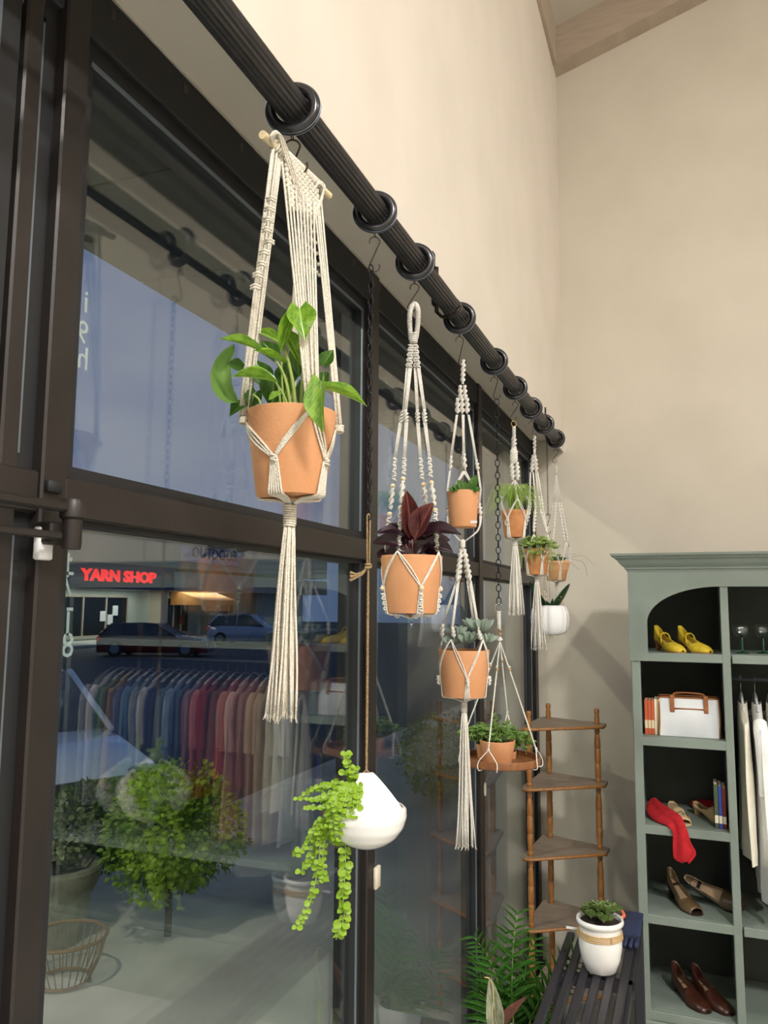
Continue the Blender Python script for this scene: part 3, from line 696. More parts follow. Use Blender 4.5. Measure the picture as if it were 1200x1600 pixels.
for i, P in enumerate((
 [(558, 1262, 0), (530, 1258, -.03), (500, 1250, -.03), (465, 1248, -.02)], [(556, 1250, 0), (530, 1232, -.03), (505, 1228, -.03), (478, 1240, -.02)], [(560, 1240, 0), (552, 1222, -.02), (546, 1200, -.02), (541, 1175, -.02)],
 [(558, 1230, 0), (548, 1215, -.02), (535, 1205, -.03)], [(560, 1262, 0), (545, 1248, -.04), (522, 1240, -.05), (500, 1246, -.05)], [(560, 1275, 0), (540, 1262, -.05), (520, 1268, -.05), (502, 1282, -.05), (490, 1300, -.05), (480, 1318, -.04), (462, 1334, -.04)],
 [(556, 1265, 0), (520, 1280, -.05), (502, 1310, -.05), (498, 1345, -.05), (490, 1390, -.05), (478, 1425, -.05), (464, 1448, -.05)], [(556, 1268, 0), (525, 1285, -.05), (506, 1320, -.05), (505, 1362, -.05), (508, 1375, -.05)],
 [(558, 1275, 0), (548, 1290, -.055), (540, 1320, -.055), (540, 1360, -.055), (536, 1400, -.055), (538, 1430, -.055), (525, 1468, -.055)], [(556, 1272, 0), (530, 1300, -.05), (520, 1318, -.05), (535, 1318, -.05)],
 [(556, 1258, 0), (530, 1250, -.05), (505, 1262, -.05), (480, 1262, -.04)], [(562, 1258, 0), (552, 1268, -.06), (548, 1285, -.06), (545, 1305, -.06)], [(560, 1245, 0), (540, 1240, -.05), (520, 1252, -.06), (515, 1275, -.06)], [(560, 1235, .01), (545, 1228, -.02), (525, 1222, -.02), (500, 1236, -.01)],
 [(556, 1262, 0), (520, 1275, -.04), (496, 1300, -.03), (485, 1340, -.03), (470, 1362, -.03)], [(556, 1262, 0), (545, 1252, -.065), (535, 1262, -.07), (528, 1280, -.07)], [(562, 1225, 0), (552, 1212, -.03), (556, 1200, -.03)], [(558, 1250, 0), (540, 1256, -.06), (525, 1270, -.06)], [(552, 1236, -.02), (545, 1236, -.06), (536, 1256, -.08), (530, 1300, -.08)], [(556, 1230, -.02), (556, 1240, -.06), (552, 1262, -.08), (546, 1296, -.082)], [(552, 1226, -.02), (540, 1230, -.05), (520, 1250, -.075), (514, 1290, -.07)], [(558, 1222, -.02), (560, 1232, -.05), (559, 1250, -.075), (556, 1272, -.08)], [(552, 1230, -.02), (530, 1236, -.06), (524, 1256, -.08), (538, 1276, -.08)], [(550, 1240, -.02), (530, 1250, -.07), (522, 1272, -.08), (524, 1310, -.075)])):
    strand([W(*q) for q in P], pod, C, .0075 if i not in (8, 6) else .011, sz*(1 if i not in (8,) else 1.25), i, lr, M_stem)

# ================================================================== P2: maroon plant
C = Ctr(atx(643, 900, XR).y); crd = .0019
zt, zb = C.z(869), C.z(958); Rt, Rb = C.r(49), C.r(38)
p2 = pot(C, zt, zb, Rt, Rb, 'dark maroon leaved plant in a terracotta pot, second largest, behind the twine')
h2 = hanger(C, 'white macrame hanger with pale wooden beads holding the maroon plant', C.z(475))
s_hook((XR, RY[2], ZR-.057), (XR, C.y, C.z(486)), 'wire S hook holding the beaded hanger of the maroon plant', .0014, .011, .5)
def hpt(px, py, phi_r): return V((C.x, C.y, 0))
def line_pt(px, py, C, back=0.):
    """point on the vertical plane through the hanging line facing the camera, pushed back by 'back'"""
    q = V((C.x, C.y, 2)); d = ray(px, py); n = C.t; s_ = ((q-CAM).dot(n)-back)/d.dot(n); return CAM+d*s_
LPt = lambda x, y, b=0.: line_pt(x, y, C, b)
m_ = MB()
for k in range(30):      # wrapped loop
    pts = catmull([LPt(642, 530), LPt(640, 500), LPt(642, 482), LPt(648, 475), LPt(653, 484), LPt(653, 505), LPt(650, 530)], 5)
q = pts; tot = len(q)
m_.tube(q, .0045, 8)
for i in range(0, tot-1):
    for s_ in (0, .5):
        c = q[i].lerp(q[i+1], s_); t = (q[i+1]-q[i]).normalized(); m_.torus(c, .0052, .0013, t.to_track_quat('Z', 'Y').to_matrix(), 12, 5)
m_.tube([LPt(646, 524), LPt(646, 536)], .0085, 12)
for k in range(5): m_.torus(LPt(646, 522+k*3), .009, .0016, None, 16, 5)
part(m_, 'wrapped_loop', M_cord2, h2, True)
arms = [((641, 538), (637, 575), (631, 640), (626, 660), (617, 715), (616, 752), (614, 759), (612, 780), (609, 803), (606, 822), (600, 868), .03), ((643, 538), (641, 575), (634, 640), (635, 660), (632, 715), (631, 742), (630, 748), (628, 770), (626, 793), (623, 862), (622.5, 864), -.025),
        ((648, 538), (649, 575), (652, 640), (653, 660), (657, 715), (660, 750), (662, 757), (664, 772), (666, 795), (668, 815), (672, 868), .03), ((650, 538), (654, 575), (663, 640), (664, 660), (671, 715), (673, 746), (674, 754), (677, 775), (680, 797), (683, 862), (684, 862), -.02)]
fro = (1, 3)
for i, A in enumerate(arms):
    bk = A[-1]; A = A[:-1]; n_ = len(A); L = [LPt(x, y, bk*j/(n_-1)) for j, (x, y) in enumerate(A)]
    s_ = MB(); s_.knots(L[0], L[1], .0042, .0017, 9)
    for o in (-.003, -.001, .001, .003): s_.tube([L[1]+U*o, L[2]+U*o*.8], .0014, 5)
    s_.twist(L[2], L[3], .0042, .0018, 1.6, 3)
    for o in (-.003, 0, .003): s_.tube([L[3]+U*o, L[4]+U*o*.7], .0014, 5)
    s_.knots(L[4], L[5], .0040, .0018, 7)
    if i in fro or 1: s_.twist(L[6], L[7].lerp(L[8], .7), .0044, .0019, 1.5, 3)
    s_.knots(L[8], L[9], .0042, .0019, 4 if i not in fro else 11)
    if i not in fro: s_.tube([L[9], L[10]], .002, 5)
    part(s_, 'sinnet', M_cord2, h2, True)
    bead(h2, L[6], .0058); bead(h2, L[8], .0058)
    if i == 3: pass
m_ = MB(); net(m_, C, [-25, 56, -125, 150], [19, -76, 100, -170], C.z(864), C.z(918), zt, zb, Rt, Rb, C.z(966), .0017, 2, rg=.003)
part(m_, 'pot_sling', M_cord2, h2, True)
m_ = MB()
for q in (19, -76, 100, -170):
    bead(h2, C.p(q, Rt-.004, C.z(920)), .0060)
    P0 = C.p(q, Rt*.97-.003, C.z(927)); P1 = C.p(q, Rb+.004, C.z(955)); P2 = C.p(q, Rb*.5, C.z(964))
    m_.knots(P0, P1, .0042, .0019, 7); m_.knots(P1, P2, .004, .0018, 5)
part(m_, 'sinnet', M_cord2, h2, True)
cb = [(200, 60, 60), (60, 120, 210), (70, 190, 120), (235, 235, 240)]
for i in range(5): part(MB().ball(C.p(0, .0, C.z(966+i*3.2)), .0024, 8), 'glass_bead', mat('glass_bead', [(70, 130, 220), (90, 200, 190), (60, 90, 200), (220, 230, 240), (90, 160, 220)][i], .15), h2, True)
lm = leaf_mesh('maroon_leaf', M_maroon, 'oval', 9, 6, .22, -.25); lmr = leaf_mesh('copper_leaf', M_maroonR, 'oval', 9, 6, .3, -.12)
for me, b, t, wd, ob, ot, n in ((lmr, (644, 845), (636, 768), 30, .02, .0, None), (lmr, (648, 842), (674, 786), 34, .0, -.02, None), (lm, (655, 838), (716, 822), 32, -.01, -.04, (0, -.6, 1)), (lm, (658, 850), (710, 856), 26, .0, .0, None),
  (lm, (632, 838), (590, 824), 22, -.01, -.03, (0, -.5, 1)), (lm, (630, 852), (586, 842), 26, .0, -.02, None), (lm, (632, 862), (596, 872), 22, .0, -.01, None), (lm, (640, 850), (612, 815), 26, .02, .02, None), (lm, (660, 850), (690, 812), 28, .02, .02, None),
  (lm, (650, 860), (640, 820), 30, .02, .02, None), (lm, (662, 862), (690, 862), 22, .01, .0, None), (lm, (638, 862), (610, 850), 24, .03, .03, None), (lm, (664, 852), (702, 838), 24, .03, .03, None), (lm, (648, 866), (668, 845), 24, .0, -.01, None), (lm, (640, 868), (622, 858), 22, .0, -.01, None),
  (lm, (655, 862), (648, 835), 30, .01, .01, None), (lm, (600, 868), (590, 862), 20, .0, .0, None)):
    place_leaf(me, p2, b, t, wd, C, ob, ot, n)
for a, b in (((645, 868), (644, 842)), ((650, 868), (650, 838)), ((655, 868), (657, 848)), ((640, 868), (634, 850))):
    part(MB().tube([atd(*a, LD(C)), atd(*b, LD(C))], .0014, 6), 'stem', M_maroonR, p2, True)

# ================================================================== P3: double hanger
C = Ctr(atx(724, 900, XR).y)
h3 = hanger(C, 'white macrame hanger carrying two terracotta pots one above the other', C.z(560))
s_hook((XR, RY[3], ZR-.057), (XR, C.y, C.z(572)), 'wire S hook holding the two-pot hanger', .0013, .011, .5)
LPt = lambda x, y, b=0.: line_pt(x, y, C, b)
m_ = MB(); m_.twist(LPt(724, 562), LPt(723, 600), .0045, .0030, 2.2, 3); part(m_, 'loop', M_cord2, h3, True)
m_ = MB()
for x in (719, 726): m_.twist(LPt(x, 602), LPt(x+1, 625), .0045, .0028, 1.3, 3)
for x in (715, 722, 730): m_.twist(LPt(x, 622), LPt(x, 646), .0050, .0028, 1.2, 3)
part(m_, 'knotted_yoke', M_cord2, h3, True)
z1t, z1b = C.z(768), C.z(824); R1t, R1b = C.r(25.5), C.r(21)
p3 = pot(C, z1t, z1b, R1t, R1b, 'small jade plant in a plain terracotta pot, upper one of the two-pot hanger')
Cu = C
for (a, b, c, d, e_, bk) in (((714, 648), (705, 712), (703, 735), (699, 765), (702, 786), .01), ((723, 648), (725, 708), (727, 735), None, None, -.03), ((732, 648), (744, 718), (747, 736), (751, 765), (749, 786), .0), ((724, 648), (724, 705), (724, 730), None, None, .03)):
    s_ = MB(); A, B, Dp = LPt(*a), LPt(*b, bk*.7), LPt(*c, bk)
    for o in (-.0022, 0, .0022): s_.tube([A+U*o, B+U*o], .0014, 5)
    s_.twist(B, Dp, .0042, .0020, 1.3, 3)
    if d:
        E_, G = LPt(*d, bk), LPt(*e_, bk)
        for o in (-.0015, .0015): s_.tube([Dp+U*o, E_+U*o, G+U*o], .0015, 5)
    part(s_, 'arm', M_cord2, h3, True)
m_ = MB()
for sx, x in ((-1, 702), (1, 749)):
    G = LPt(x, 786, 0); K = LPt(x+2*sx, 806, 0)
    for bk in (-.03, .03):
        for o in (-.0015, .0015): m_.tube([LPt(727 if bk < 0 else 724, 736, bk)+U*o, LPt(725+sx*12, 756, bk*1.0)+U*o, LPt(x-3*sx, 782, bk*.3)+U*o, G+U*o], .0014, 5)
    m_.twist(G, K, .0044, .0021, 1.3, 3)
    for o in (-.003, -.001, .001, .003): m_.tube(catmull([K+U*o, LPt(x+sx, 820, -.002*o)+U*o*.5, LPt(x-5*sx, 832)+U*o*.5, LPt(723+3*sx, 846)+U*o*.2], 4), .0014, 5)
P = []
for j in range(60): a = 2*PI*j/8; P.append(LPt(723, 846+9*j/60)+V((math.cos(a), math.sin(a), 0))*.0062)
m_.tube(P, .0017, 5); m_.tube([LPt(723, 843), LPt(723, 858)], .0055, 8)
part(m_, 'pot_sling', M_cord2, h3, True)
m_ = MB()
for x0, x1, bk in ((721, 714, -.01), (725, 735, -.01), (720, 717, .01), (726, 731, .01)): m_.twist(LPt(x0, 858), LPt(x1, 908, bk), .0050, .0026, 2.6, 3)
part(m_, 'twisted_yoke', M_cord2, h3, True)
z2t, z2b = C.z(1015), C.z(1088); R2t, R2b = C.r(40), C.r(32)
p3b = pot(C, z2t, z2b, R2t, R2b, 'blue-green echeveria succulent in a terracotta pot, lower one of the two-pot hanger', )
for (a, b, c, bk) in (((714, 908), (692, 975), (690, 995), .03), ((716, 908), (707, 980), (709, 996), -.03), ((735, 908), (748, 985), (751, 1000), -.025), ((731, 908), (740, 975), (742, 995), .035)):
    s_ = MB(); A, B, Dp = LPt(*a), LPt(*b, bk), LPt(*c, bk)
    for o in (-.003, -.001, .001, .003): s_.tube([A+U*o, B+U*o*.6], .0014, 5)
    s_.twist(B, Dp, .0046, .0021, 1.2, 3); part(s_, 'arm', M_cord2, h3, True)
m_ = MB(); net(m_, C, [-28, 45, -128, 135], [8, -88, 90, 180], C.z(998), C.z(1058), z2t, z2b, R2t, R2b, C.z(1097), .0016, 2, up_r=.034, rg=.003)
for q in (8, -88, 90, 180): m_.twist(C.p(q, R2t*.97+.002, C.z(1056)), C.p(q, R2t*.93+.002, C.z(1070)), .0038, .0018, 1.2, 3)
part(m_, 'pot_sling', M_cord2, h3, True)
tassel(C, C.z(1110), C.z(1322), h3, .0019, 16, .0055, C.r(15), (C.z(1092), C.z(1112)), M_cord2, 5)
lj = leaf_mesh('jade_leaf', M_jade, 'oval', 6, 4, .1, -.1, .1)
for b, t, wd in (((720, 768), (707, 757), 9), ((725, 768), (716, 750), 12), ((735, 768), (744, 742), 14), ((728, 768), (726, 752), 12), ((738, 768), (750, 762), 8), ((712, 768), (701, 762), 7), ((730, 770), (735, 755), 10)): place_leaf(lj, p3, b, t, wd, C, 0, -.005)
le = leaf_mesh('echeveria_leaf', M_echev, 'lance', 6, 4, .25, .18, .14)
def rosette(parent, me, c, R, n, seed, up=.5, wf=.28, tiers=3, name='leaf'):
    rr = random.Random(seed)
    for k in range(n):
        a = k*2.39996; f_ = (k+.5)/n; el = (1-f_)*1.25+up*.3; L = R*(.35+.65*f_)*rr.uniform(.9, 1.1)
        d = V((math.cos(a)*math.cos(el), math.sin(a)*math.cos(el), math.sin(el))); nrm = V((-math.cos(a)*math.sin(el), -math.sin(a)*math.sin(el), math.cos(el)))
        inst(name, me, parent, frame(V(c)+d*R*.05, V(c)+d*L, nrm, L*wf*(1.6-.6*f_)))
for (px, py, R, n, s_) in ((727, 1006, .048, 30, 1), (750, 988, .058, 40, 2), (704, 1008, .038, 22, 3), (715, 994, .044, 26, 4), (762, 1004, .040, 22, 5), (736, 1002, .044, 26, 6)): rosette(p3b, le, LPt(px, py, 0), R, n, s_, 1.3, .19)
sl = part(MB().box((0, 0, 0), (.001, .001, .001)), 'price_tag', M_plas, p3); bpy.data.objects.remove(sl)
tg = LPt(735, 816, -R1t-.001); part(MB().box(tg+V((-.0, -.001, -.003)), tg+V((.019, .001, .004)), .0004), 'price_label', M_plas, p3, False, label='small white price sticker')

# ================================================================== chain 4 with wooden tray
C = Ctr(atx(780, 1000, XR).y)
s_hook((XR, RY[4], ZR-.057), (XR, C.y, C.z(624)), 'wire S hook holding the oval link chain', .0013, .012, .5)
chain('hanging_chain', (XR, C.y, C.z(624)), (XR, C.y, C.z(944)), 'black oval link chain above the hanging wooden tray', .0245, .0155, .0016, tw=math.atan2(U.y, U.x))
LPt = lambda x, y, b=0.: line_pt(x, y, C, b)
h4 = hanger(C, 'white cord hanger with brown beads and silver ring, holding the round wooden tray', C.z(945))
Mv = Matrix((U, C.t, V((0, 0, 1)))).transposed() @ Matrix.Rotation(PI/2, 3, 'X')
part(MB().torus(LPt(779.5, 950), .0135, .0013, Mv, 28, 7), 'metal_ring', M_silver, h4, True)
m_ = MB(); m_.tube([LPt(779.5, 955), LPt(780, 983)], .0055, 10)
for k in range(14): m_.torus(LPt(779.5, 956+k*2), .006, .0012, None, 14, 5)
part(m_, 'wrapped_cord', M_cord2, h4, True)
bead(h4, LPt(781, 984), .0062, M_bead2); bead(h4, LPt(781, 991), .0062, M_bead2)
m_ = MB(); m_.ball(LPt(781, 998), .0072, 10); m_.torus(LPt(781, 999), .0068, .0024, Matrix.Rotation(.4, 3, 'X'), 14, 6); part(m_, 'knot', M_cord2, h4, True)
zt_ = C.z(1190); Rtr = C.r(60)
tray = thing('round_tray', (C.x, C.y, zt_-.006), 'round brown wooden tray with a low rim hanging on white cords', 'tray')
part(MB().lathe((C.x, C.y, zt_), [(.0001, -.006), (Rtr-.004, -.006), (Rtr, -.003), (Rtr+.002, .017), (Rtr+.001, .019), (Rtr-.005, .019), (Rtr-.006, .002), (.0001, .001)], 64), 'tray', M_tray, tray, True, auto=35)
for phi, zk, bp in ((-18, 1163, 1048), (72, 1165, 1050), (168, 1120, 1048), (-100, 1150, 1048)):
    s_ = MB(); top = LPt(781, 1002); K = C.p(phi, Rtr*.93, C.z(zk)); mid = top.lerp(K, .27)
    s_.twist(top, K, .0011, .0018, 20, 2)
    s_.ball(mid+V((0, 0, .008)), .0042, 8); s_.ball(K, .0045, 8)
    for dp in (-13, 13):
        e1 = C.p(phi+dp, Rtr+.0045, zt_+.018); e2 = C.p(phi+dp, Rtr+.0045, zt_-.007); e3 = C.p(phi+dp, Rtr*.8, zt_-.0085)
        s_.tube(catmull([K, e1, e2, e3, C.p(phi+dp, .01, zt_-.0085)], 4), .0019, 6)
    part(s_, 'cord', M_cord2, h4, True); bead(h4, mid, .0056, M_bead2)
def clump(parent, c, n, spread, h, me, size, seed, stem=M_stem, droop=0., name='leaf', lean=None, jitter=.5, wf=.8, sides=3, layers=4, rs=.0008):
    """leafy stems rising and arching from c, each with leaves in pairs along it"""
    rr = random.Random(seed); sm = MB()
    for k in range(n):
        a = rr.uniform(0, 2*PI); q = math.sqrt(rr.random()); d = V((math.cos(a), math.sin(a), 0)); L = h*rr.uniform(.6, 1.1)
        if lean: d = (d+V(lean)*.8)
        p0 = V(c)+d*spread*.3*q; p2_ = V(c)+d*spread*q+V((0, 0, L*(1-.45*q))); p3_ = p2_+d*spread*.25+V((0, 0, -droop*h*rr.uniform(.5, 1.2)))
        pts = catmull([p0, p0.lerp(p2_, .55)+V((0, 0, L*.12)), p2_, p3_], 5); sm.tube(pts, rs, 4)
        for j in range(1, layers+1):
            i = int(len(pts)*j/(layers+.5))-1; i = max(1, min(len(pts)-1, i)); b = pts[i]
            for s_ in range(sides):
                an = s_*2*PI/sides+j*1.2+rr.uniform(-.4, .4); dd = V((math.cos(an), math.sin(an), rr.uniform(-.1, .7))).normalized(); s2 = size*rr.uniform(.7, 1.25)
                inst(name, me, parent, frame(b, b+dd*s2, V((0, 0, 1))+C.t*.6+V((rr.uniform(-jitter, jitter), rr.uniform(-jitter, jitter), 0)), s2*wf))
    part(sm, 'stems', stem, parent, True)
def small_pot(x, y, z, Rt, Rb, H, label, m=M_terra, lip=0., liph=0.):
    g = thing('potted_plant', (x, y, z), label, 'potted plant')
    part(MB().lathe((x, y, z), pot_prof(Rt, Rb, H, .0035, lip, liph), 40), 'pot', m, g, True, auto=35)
    part(MB().lathe((x, y, z), [(Rt-.005, H-.009), (Rt*.5, H-.006), (.0001, H-.005)], 20), 'soil', M_soil, g, True); return g
lherb = leaf_mesh('small_leaf', M_herb, 'oval', 4, 2, .15, -.15); lsuc = leaf_mesh('succulent_leaf', M_dgreen, 'lance', 5, 2, .2, .12, .1); ljs = leaf_mesh('tray_leaf', leaf_mat('tray_leaf', (84, 124, 52), (128, 158, 78), None, .5), 'oval', 4, 2, .15, -.15)
Ms = leaf_mat('silver_succulent', (110, 140, 92), (146, 168, 120), None, .5); lss = leaf_mesh('succulent_leaf', Ms, 'lance', 5, 2, .2, .12, .12)
zc = zt_+.0015
pc = C.p(-25, .022, 0); R_ = C.r(27)
g = small_pot(pc.x, pc.y, zc, R_, R_*.8, .070, 'grey-green succulent in a terracotta pot at the front of the hanging tray')
for k in range(9): rosette(g, lss, V((pc.x, pc.y, zc+.068))+C.u*(.011*(k % 3-1)*1.5)+C.t*(.009*(k//3-1))+V((0, 0, .006*(k % 2))), .021, 15, k, .5, .34)
clump(g, (pc.x, pc.y, zc+.066), 7, .035, .09, ljs, .013, 41)
qc = C.p(-110, .052, 0); g = small_pot(qc.x, qc.y, zc, .030, .024, .05, 'bushy green herb in a small terracotta pot at the left of the hanging tray')
clump(g, (qc.x, qc.y, zc+.048), 34, .075, .075, ljs, .016, 42, droop=.35)
qc = C.p(150, .066, 0); g = small_pot(qc.x, qc.y, zc, .020, .018, .022, 'trailing green plant at the right of the hanging tray behind the front pot')
clump(g, (qc.x, qc.y, zc+.03), 34, .065, .075, ljs, .015, 43, droop=.5)
gl = thing('glass_pendant', C.p(-25, .05, zt_-.02), 'pale frosted glass drop dangling under the wooden tray', 'ornament')
part(MB().lathe(LPt(758, 1233), [(.0001, -.022), (.003, -.020), (.0042, -.008), (.004, .012), (.0022, .02), (.0001, .021)], 12).tube([LPt(758, 1223), C.p(-27, .05, zt_-.008)], .0005, 4), 'drop', M_plas2, gl, True)

# ================================================================== P5: grass
C = Ctr(atx(804, 800, XR).y); LPt = lambda x, y, b=0.: line_pt(x, y, C, b)
zt, zb = C.z(798), C.z(840); Rt, Rb = C.r(21), C.r(16)
h5 = hanger(C, 'white macrame hanger with a fat knot and tassel, holding the grassy plant', C.z(660))
s_hook((XR, RY[5], ZR-.057), (XR, C.y, C.z(657)), 'wire S hook holding the brass ring above the grassy plant', .0012, .011, .5)
part(MB().torus(LPt(803, 662), .0095, .0012, Mv, 20, 6, 1.2), 'metal_ring', M_brass, h5, True)
m_ = MB(); m_.tube([LPt(803, 667), LPt(803, 682)], .0058, 10)
for k in range(7): m_.torus(LPt(803, 668+k*2), .0062, .0014, None, 12, 5)
m_.twist(LPt(803, 680), LPt(803, 702), .0062, .0044, 1.6, 3)
m_.twist(LPt(803, 700), LPt(803, 724), .0098, .0056, 1.4, 4); m_.ball(LPt(803, 712), .0115, 10)
for x in (800, 808): m_.twist(LPt(x, 722), LPt(x+1, 750), .0056, .0036, 1.8, 3)
part(m_, 'knotted_yoke', M_cord2, h5, True)
m_ = MB(); 
for ph in (-75, 12, 95, 190):
    K = C.p(ph, Rt*.95, C.z(780)); 
    for o in (-.0015, .0015): m_.tube([LPt(804, 750)+U*o, K+U*o], .0015, 5)
    m_.twist(K+V((0, 0, .008)), K, .0034, .0019, 1.2, 3)
net(m_, C, [-75, 12, 95, 190], [-32, 55, 140, -125], C.z(781), C.z(812), zt, zb, Rt, Rb, C.z(846), .0018, 2, rg=.003)
lk = C.p(-32, Rt+.003, C.z(816)); m_.torus(lk-V((0, 0, .006)), .007, .0016, Mv, 14, 5, 1.3)
part(m_, 'pot_sling', M_cord2, h5, True)
tassel(C, C.z(848), C.z(958), h5, .0020, 16, .0060, C.r(13), (C.z(844), C.z(852)), M_cord2, 8)
p5 = pot(C, zt, zb, Rt, Rb, 'fine-bladed green grass in a small terracotta pot under the fat knot', m=M_terra2)
def grass(parent, c, n, reach, h, m, seed, r=.0007, name='blades', droop=1.):
    rr = random.Random(seed)
    for k in range(n):
        a = rr.uniform(0, 2*PI); q = rr.random(); d = V((math.cos(a), math.sin(a), 0)); rch = reach*q; L = h*rr.uniform(.55, 1.1)
        P = [V(c)+d*.012*rr.random(), V(c)+d*rch*.3+V((0, 0, L*.75)), V(c)+d*rch*.7+V((0, 0, L*.95)), V(c)+d*rch+V((0, 0, L*(.8-.9*q*droop)))]
        pts = catmull(P, 5); N = len(pts); mb_ = MB(); mb_.tube(pts, [r*(1.1-1*i/N) for i in range(N)], 4); part(mb_, name, m, parent, True)
grass(p5, (C.x, C.y, zt-.006), 230, .115, .10, M_grass, 5, .0014, 'blade')
grass(p5, (C.x, C.y, zt-.006), 30, .13, .07, M_grass, 6, .0008, 'blade', 1.8)

# ================================================================== P6: trailing herb pot
C = Ctr(atx(838, 880, XR).y); LPt = lambda x, y, b=0.: line_pt(x, y, C, b)
zt, zb = C.z(858), C.z(898); Rt, Rb = C.r(21), C.r(16)
h6 = hanger(C, 'white macrame hanger with long spiral arms and tassel, holding the trailing herb', C.z(682))
s_hook((XR, RY[6], ZR-.057), (XR, C.y, C.z(682)), 'wire S hook holding the hanger of the trailing herb', .0012, .011, .9)
m_ = MB(); m_.knots(LPt(835, 681), LPt(835, 702), .0058, .0024, 7); m_.tube([LPt(835, 702), LPt(835, 712)], .005, 8)
for x in (831, 838): m_.twist(LPt(834+(x-834)*.4, 711), LPt(x, 738), .0062, .0036, 1.8, 3)
part(m_, 'knotted_yoke', M_cord2, h6, True)
for (x0, x1, x2, ph) in ((829, 828, 829, -95), (833, 836, 837, -8), (837, 842, 847, 60), (840, 846, 850, 120)):
    s_ = MB(); K = C.p(ph, Rt*.95, C.z(834))
    for o in (-.002, 0, .002): s_.tube([LPt(x0, 738)+U*o, LPt(x1, 775)+U*o], .0014, 5)
    s_.twist(LPt(x1, 775), LPt((x1+x2)/2, 795), .004, .0022, 1.6, 3); s_.twist(LPt((x1+x2)/2, 795), K, .0048, .0026, 3, 3)
    part(s_, 'arm', M_cord2, h6, True)
m_ = MB(); net(m_, C, [-95, -8, 60, 120, -170], [-50, 28, 100, -130], C.z(836), C.z(876), zt, zb, Rt, Rb, C.z(903), .0017, 2, rg=.003); part(m_, 'pot_sling', M_cord2, h6, True)
tassel(C, C.z(904), C.z(1012), h6, .0021, 16, .0058, C.r(12), (C.z(900), C.z(908)), M_cord2, 9)
p6 = pot(C, zt, zb, Rt, Rb, 'trailing light green herb in a terracotta pot in front of the white ribbed planter', m=M_terra2)
clump(p6, (C.x, C.y, zt-.004), 50, .085, .06, lherb, .017, 60, droop=1.7, layers=6)
clump(p6, (C.x, C.y, zt-.004), 14, .05, .055, lherb, .016, 61, droop=.2)

# ================================================================== chain 7 with ribbed white planter
C = Ctr(atx(858, 900, XR).y); LPt = lambda x, y, b=0.: line_pt(x, y, C, b)
chain('hanging_chain', (XR, C.y, C.z(684)), (XR, C.y, C.z(806)), 'fine black chain above the white ribbed planter', .013, .007, .0009, tw=.6)
s_hook((XR, C.y, C.z(803)), (XR, C.y, C.z(834)), 'wire S hook between the fine chain and the ribbed white planter', .0013, .010, .5)
zt, zb = C.z(946), C.z(991); Rr = C.r(30)
p7 = thing('ribbed_planter', (C.x, C.y, zb), 'white ribbed round planter with aloe leaves hanging near the end wall', 'planter')
Hh = zt-zb; prof = [(.0001, 0), (.62, .0), (.74, .03), (.88, .16), (.97, .35), (1., .55), (.97, .75), (.88, .92), (.80, 1.), (.75, 1.), (.80, .9), (.85, .6)]
m_ = MB(); n_ = 72; vs = []
for r, z in prof:
    for k in range(n_):
        a = 2*PI*k/n_; q = 1-.06*(.5+.5*math.cos(12*a))**3; vs.append((C.x+Rr*r*q*math.cos(a), C.y+Rr*r*q*math.sin(a), zb+Hh*z))
m_.add(vs, [(i*n_+k, i*n_+(k+1) % n_, (i+1)*n_+(k+1) % n_, (i+1)*n_+k) for i in range(len(prof)-1) for k in range(n_)])
part(m_, 'pot', M_whitem, p7, True); part(MB().lathe((C.x, C.y, zb), [(Rr*.82, Hh*.86), (.0001, Hh*.9)], 20), 'soil', M_soil, p7, True)
la = leaf_mesh('aloe_leaf', M_dgreen, 'blade', 7, 2, .5, .15, .1)
for b, t, wd in (((872, 948), (893, 912), 8), ((846, 950), (824, 908), 7), ((862, 950), (864, 934), 7), ((858, 950), (852, 938), 6), ((868, 950), (878, 936), 6)): place_leaf(la, p7, b, t, wd, C, 0, -.01)
h7 = hanger(C, 'thin jute cord hanger with clusters of pale beads, holding the ribbed white planter', C.z(832))
m_ = MB()
for ph in (-60, 60, 180): m_.tube([LPt(858, 834), C.p(ph, Rr*.35, C.z(915)), C.p(ph, Rr*.85, zt), C.p(ph, Rr*1.02, (zt+zb)/2+.01), C.p(ph, Rr*.93, zb+.01), C.p(ph, Rr*.5, zb-.002), C.p(ph, .002, zb-.006)], .0009, 5)
for o in (-1, 1): m_.tube([LPt(858, 834)+U*.001*o, LPt(850+o*2, 946)], .0009, 5)
part(m_, 'cord', M_jute, h7, True)
for x, y in ((847, 929), (850, 925), (853, 929), (847, 935), (852, 936), (846, 940), (851, 942), (874, 929), (877, 933), (875, 938), (878, 941)): bead(h7, LPt(x, y, -.012), .0042)
m_ = MB()
for k in range(6): m_.tube(catmull([C.p(60*k, .004, zb-.006), C.p(60*k, .014, zb-.018), C.p(60*k+20, .016, zb-.030), C.p(60*k+30, .009, zb-.034)], 4), .0012, 5)
part(m_, 'loose_end', M_cord2, h7, True)

